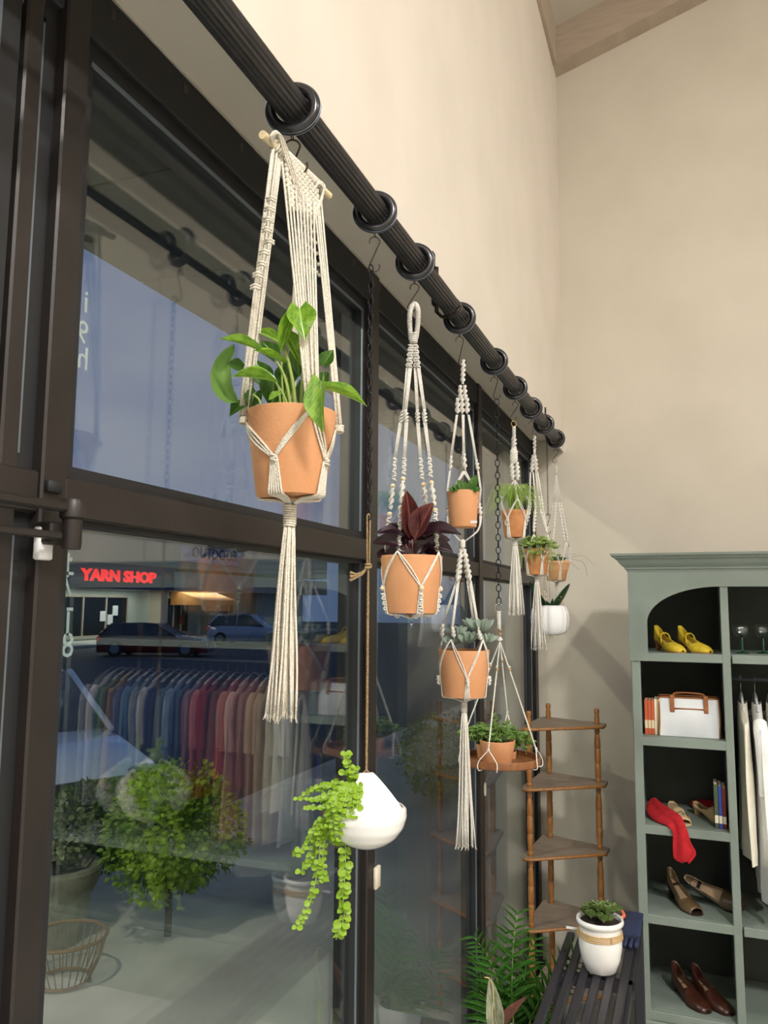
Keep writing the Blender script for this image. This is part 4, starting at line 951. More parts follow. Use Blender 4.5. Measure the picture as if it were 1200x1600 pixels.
# ================================================================== P8: last hanger
C = Ctr(atx(870, 900, XR).y); LPt = lambda x, y, b=0.: line_pt(x, y, C, b)
zt, zb = C.z(877), C.z(907); Rt, Rb = C.r(21), C.r(14)
h8 = hanger(C, 'slim white braided macrame hanger closest to the end wall', C.z(722))
s_hook((XR, RY[8], ZR-.057), (XR, C.y, C.z(723)), 'wire S hook under the last ring beside the end wall', .0012, .011, .5)
part(MB().torus(LPt(869, 724), .006, .001, Mv, 18, 6, 1.2), 'metal_ring', M_silver, h8, True)
m_ = MB(); m_.tube([LPt(869, 728), LPt(869, 742)], .004, 8)
for k in range(6): m_.torus(LPt(869, 729+k*2.2), .0043, .0012, None, 10, 5)
part(m_, 'wrapped_cord', M_cord2, h8, True)
for (x1, x2, ph) in ((865, 863, -95), (869, 872, -15), (873, 878, 45), (876, 882, 110)):
    s_ = MB(); K = C.p(ph, Rt*.9, C.z(846))
    for o in (-.0015, .0015): s_.tube([LPt(869, 742)+U*o, LPt(x1, 785)+U*o], .0016, 5)
    s_.twist(LPt(x1, 785), K, .0040, .0024, 5, 3); part(s_, 'arm', M_cord2, h8, True)
m_ = MB(); net(m_, C, [-95, -15, 45, 110, -170], [-55, 18, 78, 160], C.z(848), C.z(888), zt, zb, Rt, Rb, C.z(911), .0014, 2, up_r=Rt*.9, rg=.003); part(m_, 'pot_sling', M_cord2, h8, True)
tassel(C, C.z(912), C.z(948), h8, .0016, 9, .0040, .009, (C.z(909), C.z(916)), M_cord2, 11)
p8 = pot(C, zt, zb, Rt, Rb, 'small spiky green plant in a rimmed terracotta pot nearest the end wall', m=mat('pale_terracotta', (210, 160, 112), .8, (190, 140, 92), 20), lip=.003, liph=.014)
rosette(p8, lsuc, (C.x, C.y, zt-.004), .052, 30, 8, .9, .2)
for P in ([(875, 870, 0), (890, 872, -.01), (910, 868, -.02), (930, 884, -.03)], [(876, 872, 0), (895, 874, .02), (912, 880, .03), (918, 900, .03)], [(874, 874, 0), (890, 878, -.02), (905, 890, -.04)], [(872, 872, 0), (885, 866, .02), (900, 866, .04)]):
    part(MB().tube(catmull([line_pt(x, y, C, b) for x, y, b in P], 5), .0007, 4), 'runner', M_dgreen, p8, True)

# ================================================================== corner shelf
cs = thing('corner_shelf_unit', (-.69, 4.15, 0), 'brown wooden corner shelf with turned posts standing in the corner behind the hanging plants', 'shelf unit')
PL, PRt, PC = V((-.735, 3.83, 0)), V((-.425, 3.985, 0)), V((-.685, 4.13, 0))
PL = V((-.722, 3.80, 0)); PRt = V((-.435, 4.02, 0))
zs = [aty(880, y, 3.95).z for y in (1135, 1228, 1329, 1433)]
zs = [atd(880, y, depth((-.58, 3.92, 1))).z for y in (1136, 1227, 1330, 1434)]; zs += [zs[3]-(zs[2]-zs[3]), zs[3]-2*(zs[2]-zs[3])]
for i, z in enumerate(zs):
    A = PL+V((-.028, -.03, 0)); B = PRt+V((.035, -.045, 0)); D = PRt+V((.04, .05, 0)); E_ = PC+V((-.02, .06, 0)); G = PC+V((-.045, .03, 0)); Hq = PL+V((-.035, .02, 0))
    poly = [(A.x, A.y), (A.x+.03, A.y-.006), (B.x-.02, B.y-.005), (B.x, B.y+.01), (D.x, D.y), (E_.x, E_.y), (G.x, G.y), (Hq.x, Hq.y)]
    part(MB().prism(poly, z-.014, z, 'z'), 'shelf', M_shelf, cs, False)
    part(MB().tube([V((A.x, A.y, z-.007)), V((A.x+.03, A.y-.006, z-.007)), V((B.x-.02, B.y-.005, z-.007)), V((B.x, B.y+.01, z-.007))], .0075, 8), 'shelf_edge', M_oak, cs, True)
def spindle(c, z0, z1):
    H = z1-z0; pr_ = [(.010, 0), (.0125, .04), (.0135, .07), (.010, .085), (.0125, .10), (.013, .16), (.0145, .26), (.0145, .33), (.011, .345), (.0145, .36), (.0148, .48), (.0145, .60), (.011, .615), (.0145, .63), (.0145, .72), (.0125, .82), (.0115, .86), (.0085, .875), (.012, .90), (.0125, .95), (.010, 1.)]
    return MB().lathe((c.x, c.y, z0), [(r, H*t) for r, t in pr_], 16)
for c, top in ((PL, 1), (PRt, 0), (PC, 0)):
    zz = zs
    if top: zz = zs[1:]
    for i in range(len(zz)-1): part(spindle(c, zz[i+1], zz[i]-.014), 'spindle', M_oak, cs, True)
    part(spindle(c, 0, zz[-1]-.014), 'spindle', M_oak, cs, True)
    if top: part(spindle(c, zs[1], zs[0]-.014), 'spindle', M_oak, cs, True)
    part(MB().lathe((c.x, c.y, zs[0]), [(.011, 0), (.0125, .02), (.012, .035), (.0095, .045), (.012, .055), (.0125, .068), (.010, .074), (.0001, .075)], 16), 'finial', M_oak, cs, True)

# ================================================================== bookcase
BX0, BY0, BY1 = -.242, 3.625, 4.08
BX1 = 2.12; S2 = .120; S2b = .152; S3 = 1.62; S3b = 1.652
bk = thing('bookcase', ((BX0+BX1)/2, 3.9, 0), 'tall sage green open bookcase with an arched top standing against the end wall', 'bookcase')
def bb(a, b, nm, bev=.003, m=M_sage): part(MB().box(a, b, bev), nm, m, bk, False)
bb((BX0, BY0, .0), (BX0+.037, BY0+.02, 2.15), 'stile'); bb((S2, BY0, .33), (S2b, BY0+.02, 2.10), 'stile'); bb((S3, BY0, .33), (S3b, BY0+.02, 2.10), 'stile'); bb((BX1-.037, BY0, 0), (BX1, BY0+.02, 2.15), 'stile')
bb((BX0+.004, BY0+.02, 0), (BX0+.022, BY1, 2.15), 'side_panel'); bb((BX1-.022, BY0+.02, 0), (BX1-.004, BY1, 2.15), 'side_panel')
bb((S2+.006, BY0+.02, .33), (S2b-.006, BY1-.014, 2.15), 'divider'); bb((S3+.006, BY0+.02, .33), (S3b-.006, BY1-.014, 2.15), 'divider')
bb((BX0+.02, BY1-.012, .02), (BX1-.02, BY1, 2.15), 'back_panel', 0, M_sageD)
for z in (1.803, 1.45, 1.09, .733, .359):
    cols = [(BX0+.022, S2+.006), (S3b-.006, BX1-.022)]
    if z in (1.803, .733, .359): cols.append((S2b-.006, S3+.006))
    for x0, x1 in cols:
        bb((x0, BY0+.02, z-.018), (x1, BY1-.012, z), 'shelf', .001)
        bb((x0+.012, BY0+.001, z-.036), (x1-.002 if x1 != BX1-.022 else x1-.01, BY0+.021, z), 'shelf_edging', .002)
bb((BX0-.012, BY0-.012, 0), (BX1+.012, BY0+.01, .322), 'plinth')
# arched fascia over each bay
def arch_panel(x0, x1, left=True, right=True, xa=None):
    zt_, zb_ = 2.155, 1.768; za = 2.085; P = []
    n = 16; top = []
    m = MB(); 
    # polygon: outer boundary then arch; built as strips
    xi0, xi1 = x0+.07, x1
    Zl = 1.93; Rx = (x1-xi0)
    pts = []
    for k in range(n+1):
        a = PI/2*k/n; pts.append((xi0+Rx*(1-math.cos(a)), Zl+(za-Zl)*math.sin(a)))
    vs = []; fs = []
    for (x, z) in pts: vs += [(x, z), (x, zt_)]
    vs2 = [(x, BY0-.006, z) for x, z in vs]+[(x, BY0+.014, z) for x, z in vs]; N = len(vs)
    for k in range(n):
        a, b, c, d = 2*k, 2*k+1, 2*k+3, 2*k+2; fs += [(a, d, c, b), (a+N, b+N, c+N, d+N), (a, a+N, d+N, d)]
    m.add(vs2, fs)
    m.box((x0-.005, BY0-.006, 1.768), (xi0, BY0+.014, zt_), 0); return m
def mirror_mb(m, xm):
    o = MB(); o.v = [(2*xm-v[0], v[1], v[2]) for v in m.v]; o.f = [f[::-1] for f in m.f]; return o
ar = arch_panel(BX0, S2+.002); part(ar, 'arched_fascia', M_sage, bk, False); part(mirror_mb(ar, (BX0+BX1)/2), 'arched_fascia', M_sage, bk, False)
bb((S2+.002, BY0-.006, 2.085), (S3b-.002, BY0+.014, 2.155), 'top_rail', 0)
cp = [(0, 2.150), (-.008, 2.150), (-.010, 2.158), (-.016, 2.160), (-.018, 2.168), (-.024, 2.172), (-.034, 2.182), (-.046, 2.198), (-.058, 2.207), (-.060, 2.214), (-.070, 2.216), (-.072, 2.226), (0, 2.226)]
part(MB().prism([(BY0+x, z) for x, z in cp], BX0-.0, BX1+.0, 'x'), 'cornice', M_sage, bk, False)
m_ = MB(); pts = [(BX0+x, z) for x, z in cp]; n = len(pts); vs = []
for x, z in cp: vs.append((BX0+x, BY0+x, z))
for x, z in cp: vs.append((BX0+x, BY1, z))
m_.add(vs, [(i, (i+1) % n, (i+1) % n+n, i+n) for i in range(n)]); vs = []
for x, z in cp: vs.append((BX0+x, BY0+x, z)); vs.append((BX0, BY0+x, z))
m_.add(vs, [(2*i, 2*i+1, 2*i+3, 2*i+2) for i in range(n-1)]); m_.box((BX0, BY0, 2.15), (BX1, BY1, 2.226))
part(m_, 'cornice', M_sage, bk, False)
part(MB().tube([(S2b-.008, 3.90, 1.685), (S3+.008, 3.90, 1.685)], .009, 10), 'hanging_rail', M_alu, bk, True)

# ---- shoes
def shoe(base, ang, L, W_, heel, m, label, toe_open=False, strap=False, closed=.55, sole=None, grp=None, collar=.5, tilt=0., backh=.35):
    """heel raised at the back, toe forward along local +y; collar line cut open over the foot"""
    base = V(base); R3 = Matrix.Rotation(ang, 3, 'Z') @ Matrix.Rotation(tilt, 3, 'Y'); g = thing('shoe', base, label, 'shoe', grp)
    T3 = lambda p: base+R3 @ V(p)
    def floorz(t): return heel*max(0, 1-t/.62)**.9 if t < .62 else 0.
    def halfw(t): return W_/2*(.55+.1*math.sin(PI*t)+.45*math.exp(-((t-.70)/.26)**2))*(1 if t < .9 else math.sqrt(max(.04, 1-((t-.9)/.1)**2*.92)))*(1 if t > .06 else .55+.45*t/.06)
    def toph(t):
        if t < .25: return backh*L*(1-.5*(t/.25))
        if t < closed: return L*(.16+ (backh*.5-.16)*(1-(t-.25)/(closed-.25)))
        return L*.2*(1-.45*(t-closed)/(1-closed)-.30*max(0, (t-.85)/.15))
    nL, nA = 24, 16; up = MB(); vs = []
    for i in range(nL+1):
        t = i/nL; w_ = halfw(t); zf = floorz(t); h = toph(t); op = t < closed
        for j in range(nA+1):
            s_ = j/nA*2-1; a = s_*PI/2
            if op:
                # sides rise, open in the middle: fold the strip to both sides
                q = abs(s_); sg = 1 if s_ > 0 else -1; f_ = min(1, (q)/.999)
                # q=1 at sole edge, q=0 at collar edge
                z = h*(1-q); x = sg*w_*(1-.22*(1-q)**2)
            else:
                b = (t-closed)/(1-closed); x = w_*math.sin(a); z = h*math.cos(a)**.8 if abs(s_) < 1 else 0
                z = max(z, 0)
            vs.append(T3((x, t*L, zf+z+.004)))
    fs = []
    for i in range(nL):
        t = (i+.5)/nL; op = (i+1)/nL < closed
        if toe_open and t > .93: continue
        for j in range(nA):
            if op and j in (nA//2-1, nA//2) and i > 0 and False: continue
            q = i*(nA+1)+j
            if op and (j == nA//2-1 or j == nA//2): 
                pass
            fs.append((q, q+1, q+nA+2, q+nA+1))
    # remove the bridging faces between both collar edges
    mid = nA//2; fs2 = []
    for j in range(mid-1): fs.append((j, nA-j, nA-j-1, j+1))
    up.add(vs, fs)
    # back of the heel counter
    bk_ = []
    for j in range(nA+1): bk_.append(j)
    o = part(up, 'upper', m, g, True)
    sm = o.modifiers.new('solid', 'SOLIDIFY'); sm.thickness = .003; sm.offset = -1
    bmx = MB(); vs = []
    for i in range(nL+1):
        t = i/nL; w_ = halfw(t)+.001; zf = floorz(t)
        for x, z in ((-w_, zf), (w_, zf), (w_, zf+.005), (-w_, zf+.005)): vs.append(T3((x, t*L, z)))
    fs = []
    for i in range(nL):
        for j in range(4): fs.append((i*4+j, i*4+(j+1) % 4, i*4+4+(j+1) % 4, i*4+4+j))
    fs += [(0, 3, 2, 1), (nL*4, nL*4+1, nL*4+2, nL*4+3)]; bmx.add(vs, fs); part(bmx, 'sole', sole or m, g, False)
    # heel block
    if heel > .01:
        hb = MB(); vs = []
        for z, s_ in ((0, .42), (heel*.5, .45), (heel*.93, .85)):
            w_ = halfw(.12)*s_; y0, y1 = L*(.02+(.03*(1-s_))), L*(.02+.20*s_)
            vs += [T3((-w_, y0, z)), T3((w_, y0, z)), T3((w_, y1, z)), T3((-w_, y1, z))]
        fs = [(3, 2, 1, 0), (8, 9, 10, 11)]
        for i in range(2):
            for j in range(4): fs.append((i*4+j, i*4+(j+1) % 4, i*4+4+(j+1) % 4, i*4+4+j))
        hb.add(vs, fs); part(hb, 'heel', sole or m, g, False)
    ins = MB(); vs = []
    for i in range(nL+1):
        t = i/nL
        if t > closed+.1: break
        w_ = halfw(t)*.9; zf = floorz(t)+.007; vs += [T3((-w_, t*L, zf)), T3((w_, t*L, zf))]
    ins.add(vs, [(2*i, 2*i+1, 2*i+3, 2*i+2) for i in range(len(vs)//2-1)]); part(ins, 'insole', M_ins, g, True)
    if strap:
        t = .36; w_ = halfw(t); zf = floorz(t); st_ = MB()
        pts = [T3((-w_, L*.40, zf+.01)), T3((-w_*.8, L*.34, zf+L*.22)), T3((0, L*.33, zf+L*.27)), T3((w_*.8, L*.34, zf+L*.22)), T3((w_, L*.40, zf+.01))]
        st_.tube(catmull(pts, 5), .0035, 6); part(st_, 'strap', m, g, True)
    return g
M_ins = mat('insole', (150, 126, 100), .7)
# build the collar opening by cutting: replaced by the cut function below
def open_collar(g, closed, nL=24, nA=16):
    for o in g.children:
        if o.name.startswith('upper'):
            bm = bmesh.new(); bm.from_mesh(o.data); bm.faces.ensure_lookup_table(); kill = []
            bm.verts.ensure_lookup_table()
            for f in bm.faces:
                ids = sorted(v.index for v in f.verts); i = ids[0]//(nA+1); js = {v.index % (nA+1) for v in f.verts}
                if ids[-1] <= nA: continue
                if (i+1)/nL < closed and nA//2 in js: kill.append(f)
            bmesh.ops.delete(bm, geom=kill, context='FACES'); bm.to_mesh(o.data); bm.free()
M_yel = mat('mustard_suede', (214, 188, 48), .7, (196, 168, 36), 60, bump=.3, bscale=300); M_tan = mat('tan_sole', (150, 104, 60), .6)
M_beige = mat('beige_leather', (206, 182, 142), .5, (190, 164, 124), 20); M_taupe = mat('taupe_patent', (104, 84, 58), .15, (90, 72, 48), 10, coat=.8); M_brn = mat('brown_leather', (70, 36, 25), .3, (54, 27, 19), 14, coat=.4); M_dk = mat('dark_sole', (44, 30, 24), .6)
def toe_at(px, py, z): return atz(px, py, z)
def shoe_px(heel_xy, ang, L, **k):
    pass
zf = 1.803
for i, (x, y, an, lab) in enumerate(((-.145, 3.83, -2.55, 'left mustard yellow strapped heel on the top shelf of the bookcase'), (-.045, 3.83, -2.50, 'right mustard yellow strapped heel on the top shelf, beside the divider'))):
    g = shoe((x, y, zf), an, .205, .068, .055, M_yel, lab, strap=True, closed=.62, sole=M_tan, grp='pair of yellow heels', backh=.30); open_collar(g, .62)
zf = .733
for x, y, an, ti, lab in ((-.125, 3.86, -2.55, 0, 'left taupe patent peep-toe pump on the fourth shelf of the bookcase'), (.0, 3.88, -2.2, .9, 'right taupe patent pump lying on its side on the fourth shelf')):
    g = shoe((x, y, zf+(.035 if ti else 0)), an, .215, .072, .075, M_taupe, lab, closed=.60, sole=M_dk, toe_open=True, grp='pair of taupe pumps', tilt=ti, backh=.28); open_collar(g, .60)
zf = .359
for x, y, an, lab in ((-.12, 3.86, -2.5, 'left brown leather loafer on the lowest shelf of the bookcase'), (-.04, 3.87, -2.45, 'right brown leather loafer on the lowest shelf, nearer the divider')):
    g = shoe((x, y, zf), an, .225, .078, .042, M_brn, lab, closed=.50, sole=M_dk, grp='pair of brown loafers', backh=.36); open_collar(g, .50)
zf = 1.09
for x, y, an, lab in ((-.105, 3.86, -2.85, 'beige slide sandal with silver rosettes on the middle shelf, front one'), (-.01, 3.90, -2.3, 'beige slide sandal behind the rosette sandal on the middle shelf')):
    g = shoe((x, y, zf), an, .20, .074, .04, M_beige, lab, closed=.50, sole=M_beige, toe_open=True, grp='pair of beige sandals', backh=.06); open_collar(g, .5)
    if x < -.1:
        for k in range(9):
            q = V((x, y, zf))+Matrix.Rotation(an, 3, 'Z') @ V(((k % 3-1)*.018, .135+.014*(k//3), .040-.004*abs(k % 3-1)-.004*(k//3)))
            part(MB().torus(q, .006, .0016, Matrix.Rotation(.5, 3, 'X'), 10, 5), 'sequin', M_silver, g, True)
# ---- gloves
M_red = mat('red_knit', (188, 24, 36), .9, (164, 16, 28), 40, bump=.6, bscale=300)
def cloth_strip(rows, m, label, name, cat, thick=.008):
    """rows of (left point, right point); a soft folded cloth"""
    g = thing(name, rows[0][0], label, cat); vs = []; fs = []; n = 8
    L = catmull([r[0] for r in rows], 5); R = catmull([r[1] for r in rows], 5)
    for i, (a, b) in enumerate(zip(L, R)):
        for j in range(n+1): t = j/n; p = a.lerp(b, t); vs.append(p+V((0, -.007*math.sin(3*PI*t+i*.12), .009*math.sin(PI*t))))
    for i in range(len(L)-1):
        for j in range(n): q = i*(n+1)+j; fs.append((q, q+1, q+n+2, q+n+1))
    o = part(MB().add(vs, fs), 'fabric', m, g, True); s_ = o.modifiers.new('s', 'SOLIDIFY'); s_.thickness = thick; s_.offset = 0; u = o.modifiers.new('u', 'SUBSURF'); u.levels = 1; u.render_levels = 1; return g
A_ = lambda px, py, y: aty(px, py, y)
cloth_strip([(A_(1010, 1258, 3.80), A_(1024, 1246, 3.80)), (A_(1012, 1272, 3.74), A_(1035, 1256, 3.76)), (A_(1026, 1284, 3.68), A_(1050, 1266, 3.72)), (A_(1042, 1290, 3.63), A_(1064, 1276, 3.65)), (A_(1051, 1302, 3.612), A_(1072, 1292, 3.612)), (A_(1051, 1325, 3.608), A_(1080, 1318, 3.608)), (A_(1053, 1342, 3.605), A_(1088, 1334, 3.605)), (A_(1066, 1350, 3.605), A_(1076, 1350, 3.605))], M_red, 'red knitted glove draped over the edge of the middle shelf', 'knitted_glove', 'glove')
cloth_strip([(V((-.03, 4.0, 1.10)), V((-.03, 4.07, 1.10))), (V((.02, 3.93, 1.125)), V((.03, 4.04, 1.12))), (V((.07, 3.87, 1.12)), V((.10, 3.95, 1.13))), (V((.10, 3.84, 1.10)), V((.112, 3.90, 1.10)))], M_red, 'red knitted glove lying behind the beige sandals', 'knitted_glove', 'glove')
# ---- books
M_page = mat('paper', (226, 214, 186), .8)
def book(x0, w_, y0, dpt, z0, h, spine, label, band=None, grp=None):
    g = thing('book', (x0+w_/2, y0, z0), label, 'book', grp)
    part(MB().box((x0, y0, z0), (x0+w_, y0+.003, z0+h), .001), 'spine', spine, g, False)
    part(MB().box((x0, y0+.003, z0), (x0+.0015, y0+dpt, z0+h)).box((x0+w_-.0015, y0+.003, z0), (x0+w_, y0+dpt, z0+h)), 'cover', spine, g, False)
    part(MB().box((x0+.0015, y0+.003, z0+.003), (x0+w_-.0015, y0+dpt-.003, z0+h-.003)), 'page_block', M_page, g, False)
    if band: part(MB().box((x0+.0008, y0-.0006, z0+h*band[0]), (x0+w_-.0008, y0, z0+h*band[1])), 'spine_label', band[2], g, False)
Mo = mat('orange_spine', (196, 92, 56), .6); Mr = mat('red_spine', (150, 44, 36), .6); Mc = mat('cream_spine', (228, 212, 176), .6); Mw = mat('offwhite_spine', (232, 226, 200), .6); Mb = mat('blue_spine', (38, 66, 150), .5); Mg = mat('green_spine', (70, 84, 58), .6); Mdr = mat('dark_red_spine', (124, 40, 36), .6)
x = -.198
for i, (w_, m, lab) in enumerate(((.0135, Mo, 'orange and cream paperback at the left end of the second shelf'), (.0125, Mo, 'orange and cream paperback, second from the left on the second shelf'), (.0125, Mo, 'orange and cream paperback, third from the left on the second shelf'), (.0095, Mw, 'thin off-white paperback between the orange ones and the tan book'), (.012, mat('tan_spine', (190, 168, 128), .7), 'tan book beside the white handbag'))):
    book(x, w_, 3.70, .12, 1.4505, .145+.006*(i > 2), m, lab, (.18, .42, Mc) if i < 3 else None, 'paperbacks beside the white handbag'); x += w_+.0008
x = .068
for i, (w_, m, lab) in enumerate(((.015, Mg, 'olive green book on the middle shelf'), (.014, Mb, 'bright blue book on the middle shelf'), (.014, Mdr, 'dark red book on the middle shelf beside the divider'))):
    book(x, w_, 3.68, .14, 1.0905, .175-.006*i, m, lab, (.12, .3, Mw), 'books beside the divider'); x += w_+.001
# ---- handbag
M_bag = mat('white_vinyl_bag', (218, 222, 226), .3, (204, 208, 214), 8, bump=.3, bscale=18); M_lea = mat('tan_leather', (158, 98, 54), .5, (140, 82, 42), 20)
hb = thing('handbag', (-.05, 3.75, 1.45), 'white handbag with tan leather trim on the second shelf of the bookcase', 'handbag')
x0, x1, y0, y1, z0, z1 = -.140, .100, 3.685, 3.80, 1.4515, 1.612
m_ = MB(); vs = []; nx = 14; nz = 8
def bagp(u, v, side):
    bul = .012*math.sin(PI*u)*math.sin(PI*min(1, v*1.1)); ta = .35*v
    yy = (y0+(y1-y0)*.5*ta-bul+.004*math.sin(9*u)*v*(1-v)) if side == 0 else (y1-(y1-y0)*.5*ta+bul)
    return (x0+(x1-x0)*u+.004*math.sin(3*v), yy, z0+(z1-z0)*v)
for side in (0, 1):
    b = len(m_.v); vs = [bagp(i/nx, j/nz, side) for i in range(nx+1) for j in range(nz+1)]
    fs = [(i*(nz+1)+j, (i+1)*(nz+1)+j, (i+1)*(nz+1)+j+1, i*(nz+1)+j+1) for i in range(nx) for j in range(nz)]
    m_.add(vs, fs if side == 0 else [f[::-1] for f in fs])
o = (nx+1)*(nz+1)
for j in range(nz): m_.f.append((j, j+1, j+1+o, j+o)); q = nx*(nz+1)+j; m_.f.append((q+o, q+1+o, q+1, q))
for i in range(nx): q = i*(nz+1)+nz; m_.f.append((q, q+nz+1, q+nz+1+o, q+o)); q = i*(nz+1); m_.f.append((q+o, q+nz+1+o, q+nz+1, q))
part(m_, 'body', M_bag, hb, True, auto=50)
tr = MB(); P = [bagp(i/nx, 1, 0) for i in range(nx+1)]; tr.tube(P, .004, 6)
tr.tube([bagp(0, j/nz, 0) for j in range(nz+1)], .0035, 6); tr.tube([bagp(1, j/nz, 0) for j in range(nz+1)], .0035, 6); tr.tube([bagp(i/nx, 1, 1) for i in range(nx+1)], .004, 6)
tr.add([bagp(0, 1, 0), bagp(1, 1, 0), bagp(1, 1, 1), bagp(0, 1, 1)], [(0, 1, 2, 3)])
part(tr, 'piping', M_lea, hb, True)
for u in (.22, .78):
    a = V(bagp(u, .62, 0)); b = V(bagp(u, 1, 0)); part(MB().box((a.x-.009, a.y-.004, a.z), (a.x+.009, a.y+.002, b.z+.012), .002), 'handle_tab', M_lea, hb, False)
    for z in (a.z+.014, a.z+.034): part(MB().ball((a.x, a.y-.0055, z), .0026, 8), 'stud', M_brass, hb, True)
a = V(bagp(.22, .72, 0)); b = V(bagp(.78, .72, 0)); part(MB().tube([a-V((0, .004, 0)), b-V((0, .004, 0))], .003, 6), 'front_strap', M_lea, hb, True)
part(MB().tube(catmull([(a.x, y0+.015, z1), (a.x+.012, y0+.03, z1+.016), (0-.03, y0+.05, z1+.018), (b.x-.012, y0+.03, z1+.016), (b.x, y0+.015, z1)], 5), .004, 7), 'handle', M_lea, hb, True)
# ---- goblets
M_cg = glass_mat('clear_goblet_glass', .08, (.9, .94, .93)); M_gg = mat('green_stem_glass', (10, 74, 50), .1, coat=.6, trans=.4)
for i, x in enumerate((.205, .290, .375, .46, .55)):
    g = thing('wine_goblet', (x, 3.76+.04*(i % 2), 1.803), 'clear goblet with a green stem, %s on the top shelf' % ['nearest the divider', 'second from the divider', 'third from the divider', 'fourth from the divider', 'fifth from the divider'][i], 'goblet', 'green stemmed goblets')
    c = (x, 3.76+.04*(i % 2), 1.8035)
    part(MB().lathe(c, [(.0001, 0), (.028, 0), (.027, .002), (.008, .006), (.005, .012), (.008, .020), (.005, .028), (.008, .038), (.005, .048), (.0075, .060), (.005, .066)], 20), 'stem', M_gg, g, True)
    part(MB().lathe(c, [(.005, .066), (.022, .070), (.032, .082), (.036, .10), (.034, .125), (.0325, .125), (.034, .10), (.030, .084), (.02, .073), (.0001, .070)], 24), 'bowl', M_cg, g, True)
# ---- clothes on the rail
def garment(x, m, top, length, depth_, label, seed, grp=None, sleeve=True, flare=1.1):
    rr = random.Random(seed); g = thing('hanging_garment', (x, 3.9, 1.685), label, 'garment', grp); zs_ = 1.60; sh = zs_
    nz_, ny = 16, 14; vs = []
    for side in (-1, 1):
        for i in range(nz_+1):
            t = i/nz_; z = zs_-.0-length*t; hw = depth_/2*(.25+.75*min(1, t/.10)**.6)*(1+(flare-1)*t)
            if i == 0: hw = depth_*.12
            for j in range(ny+1):
                s_ = j/ny*2-1; y = 3.84+s_*hw; th = .016*(1-abs(s_)**4)*(1 if t < .95 else .7)+.002
                fold = .010*math.sin(s_*9+seed+t*2)*min(1, t*2)*(.4+t) + .006*math.sin(s_*17+seed*2)*t
                zz = z-(.03*(1-s_*s_) if i == 0 else 0)*0 - .012*math.sin(s_*6+seed)*(t > .97)
                if t < .1: zz = zs_+.0-(abs(s_)*hw)*.28*(1)-length*t
                vs.append((x+side*th+fold, y, zz))
    N = (nz_+1)*(ny+1); fs = []
    for i in range(nz_):
        for j in range(ny): q = i*(ny+1)+j; fs.append((q, q+1, q+ny+2, q+ny+1)); fs.append((q+N+ny+1, q+N+ny+2, q+N+1, q+N))
    for i in range(nz_):
        for q in (i*(ny+1), i*(ny+1)+ny): fs.append((q, q+ny+1, q+ny+1+N, q+N))
    part(MB().add(vs, fs), 'bodice', m, g, True)
    if sleeve:
        for sg in (-1, 1):
            y = 3.86+sg*depth_*.46; P = [(x, 3.86+sg*depth_*.40, zs_-.075), (x, y+sg*.012, zs_-.12), (x+.004, y+sg*.018, zs_-.22), (x+.01*rr.uniform(-1, 1), y+sg*.014, zs_-.36)]
            part(MB().tube(catmull(P, 4), [.026, .027, .028, .028, .028, .027, .027, .027, .027, .026, .026, .027, .028], 10, cap=False), 'sleeve', m, g, True)
    hn = thing('clothes_hanger', (x, 3.9, 1.685), 'clear hooked hanger holding the %s' % label.split(' hanging')[0], 'clothes hanger', 'hangers on the bookcase rail')
    c = V((x, 3.9, 1.690)); P = [c+V((0, -.011, -.004)), c+V((0, -.009, .008)), c+V((0, 0, .0125)), c+V((0, .011, .006)), c+V((0, .010, -.010)), c+V((0, 0, -.028)), c+V((0, 0, -.070))]
    part(MB().tube(catmull(P, 4), .0014, 6), 'hook', M_silver, hn, True)
    part(MB().tube(catmull([c+V((0, -depth_*.38, -.125)), c+V((0, -depth_*.2, -.095)), c+V((0, 0, -.068)), c+V((0, depth_*.2, -.095)), c+V((0, depth_*.38, -.125))], 4), .006, 6), 'shoulder', M_plas, hn, True)
cols = [((226, 222, 206), .62, 'cream sleeveless top'), ((240, 240, 240), .78, 'white long shirt'), ((236, 232, 214), .64, 'ivory blouse'), ((214, 196, 164), .80, 'sand coloured dress'), ((206, 176, 140), .82, 'pale camel dress'), ((200, 160, 130), .80, 'peach dress'), ((190, 120, 120), .55, 'dusty rose blouse'), ((232, 190, 176), .80, 'blush dress'),
 ((180, 60, 60), .50, 'brick red shirt'), ((90, 96, 84), .52, 'olive shirt'), ((170, 30, 34), .60, 'bright red shirt'), ((196, 130, 140), .62, 'rose pink top'), ((120, 140, 160), .58, 'grey blue shirt'), ((60, 90, 140), .60, 'denim blue shirt'), ((150, 180, 210), .56, 'light blue shirt'), ((70, 70, 80), .82, 'charcoal long skirt'), ((40, 60, 110), .6, 'navy shirt'), ((210, 214, 220), .6, 'pale grey shirt'), ((50, 80, 140), .7, 'mid blue dress'), ((110, 150, 190), .6, 'sky blue shirt'), ((96, 60, 90), .6, 'plum blouse'), ((190, 170, 90), .6, 'ochre shirt'), ((60, 110, 90), .6, 'bottle green shirt'), ((230, 224, 236), .7, 'lilac white dress')]
gm = [mat('fabric_%d' % i, c[0], .85, tuple(max(0, v-14) for v in c[0]), 12, bump=.3, bscale=90) for i, c in enumerate(cols)]
for i in range(24):
    x = .200+i*.056; k = i % len(cols); c = cols[k]
    where = ['nearest the divider', 'second from the divider', 'third from the divider'][i] if i < 3 else 'on the bookcase rail, right of the %s' % cols[i-1][2]
    garment(x, gm[k], 0, c[1], .37+.03*math.sin(i*2), '%s hanging %s' % (c[2], where), i+1, 'clothes on the bookcase rail', sleeve=(i % 3 != 0), flare=1.2)

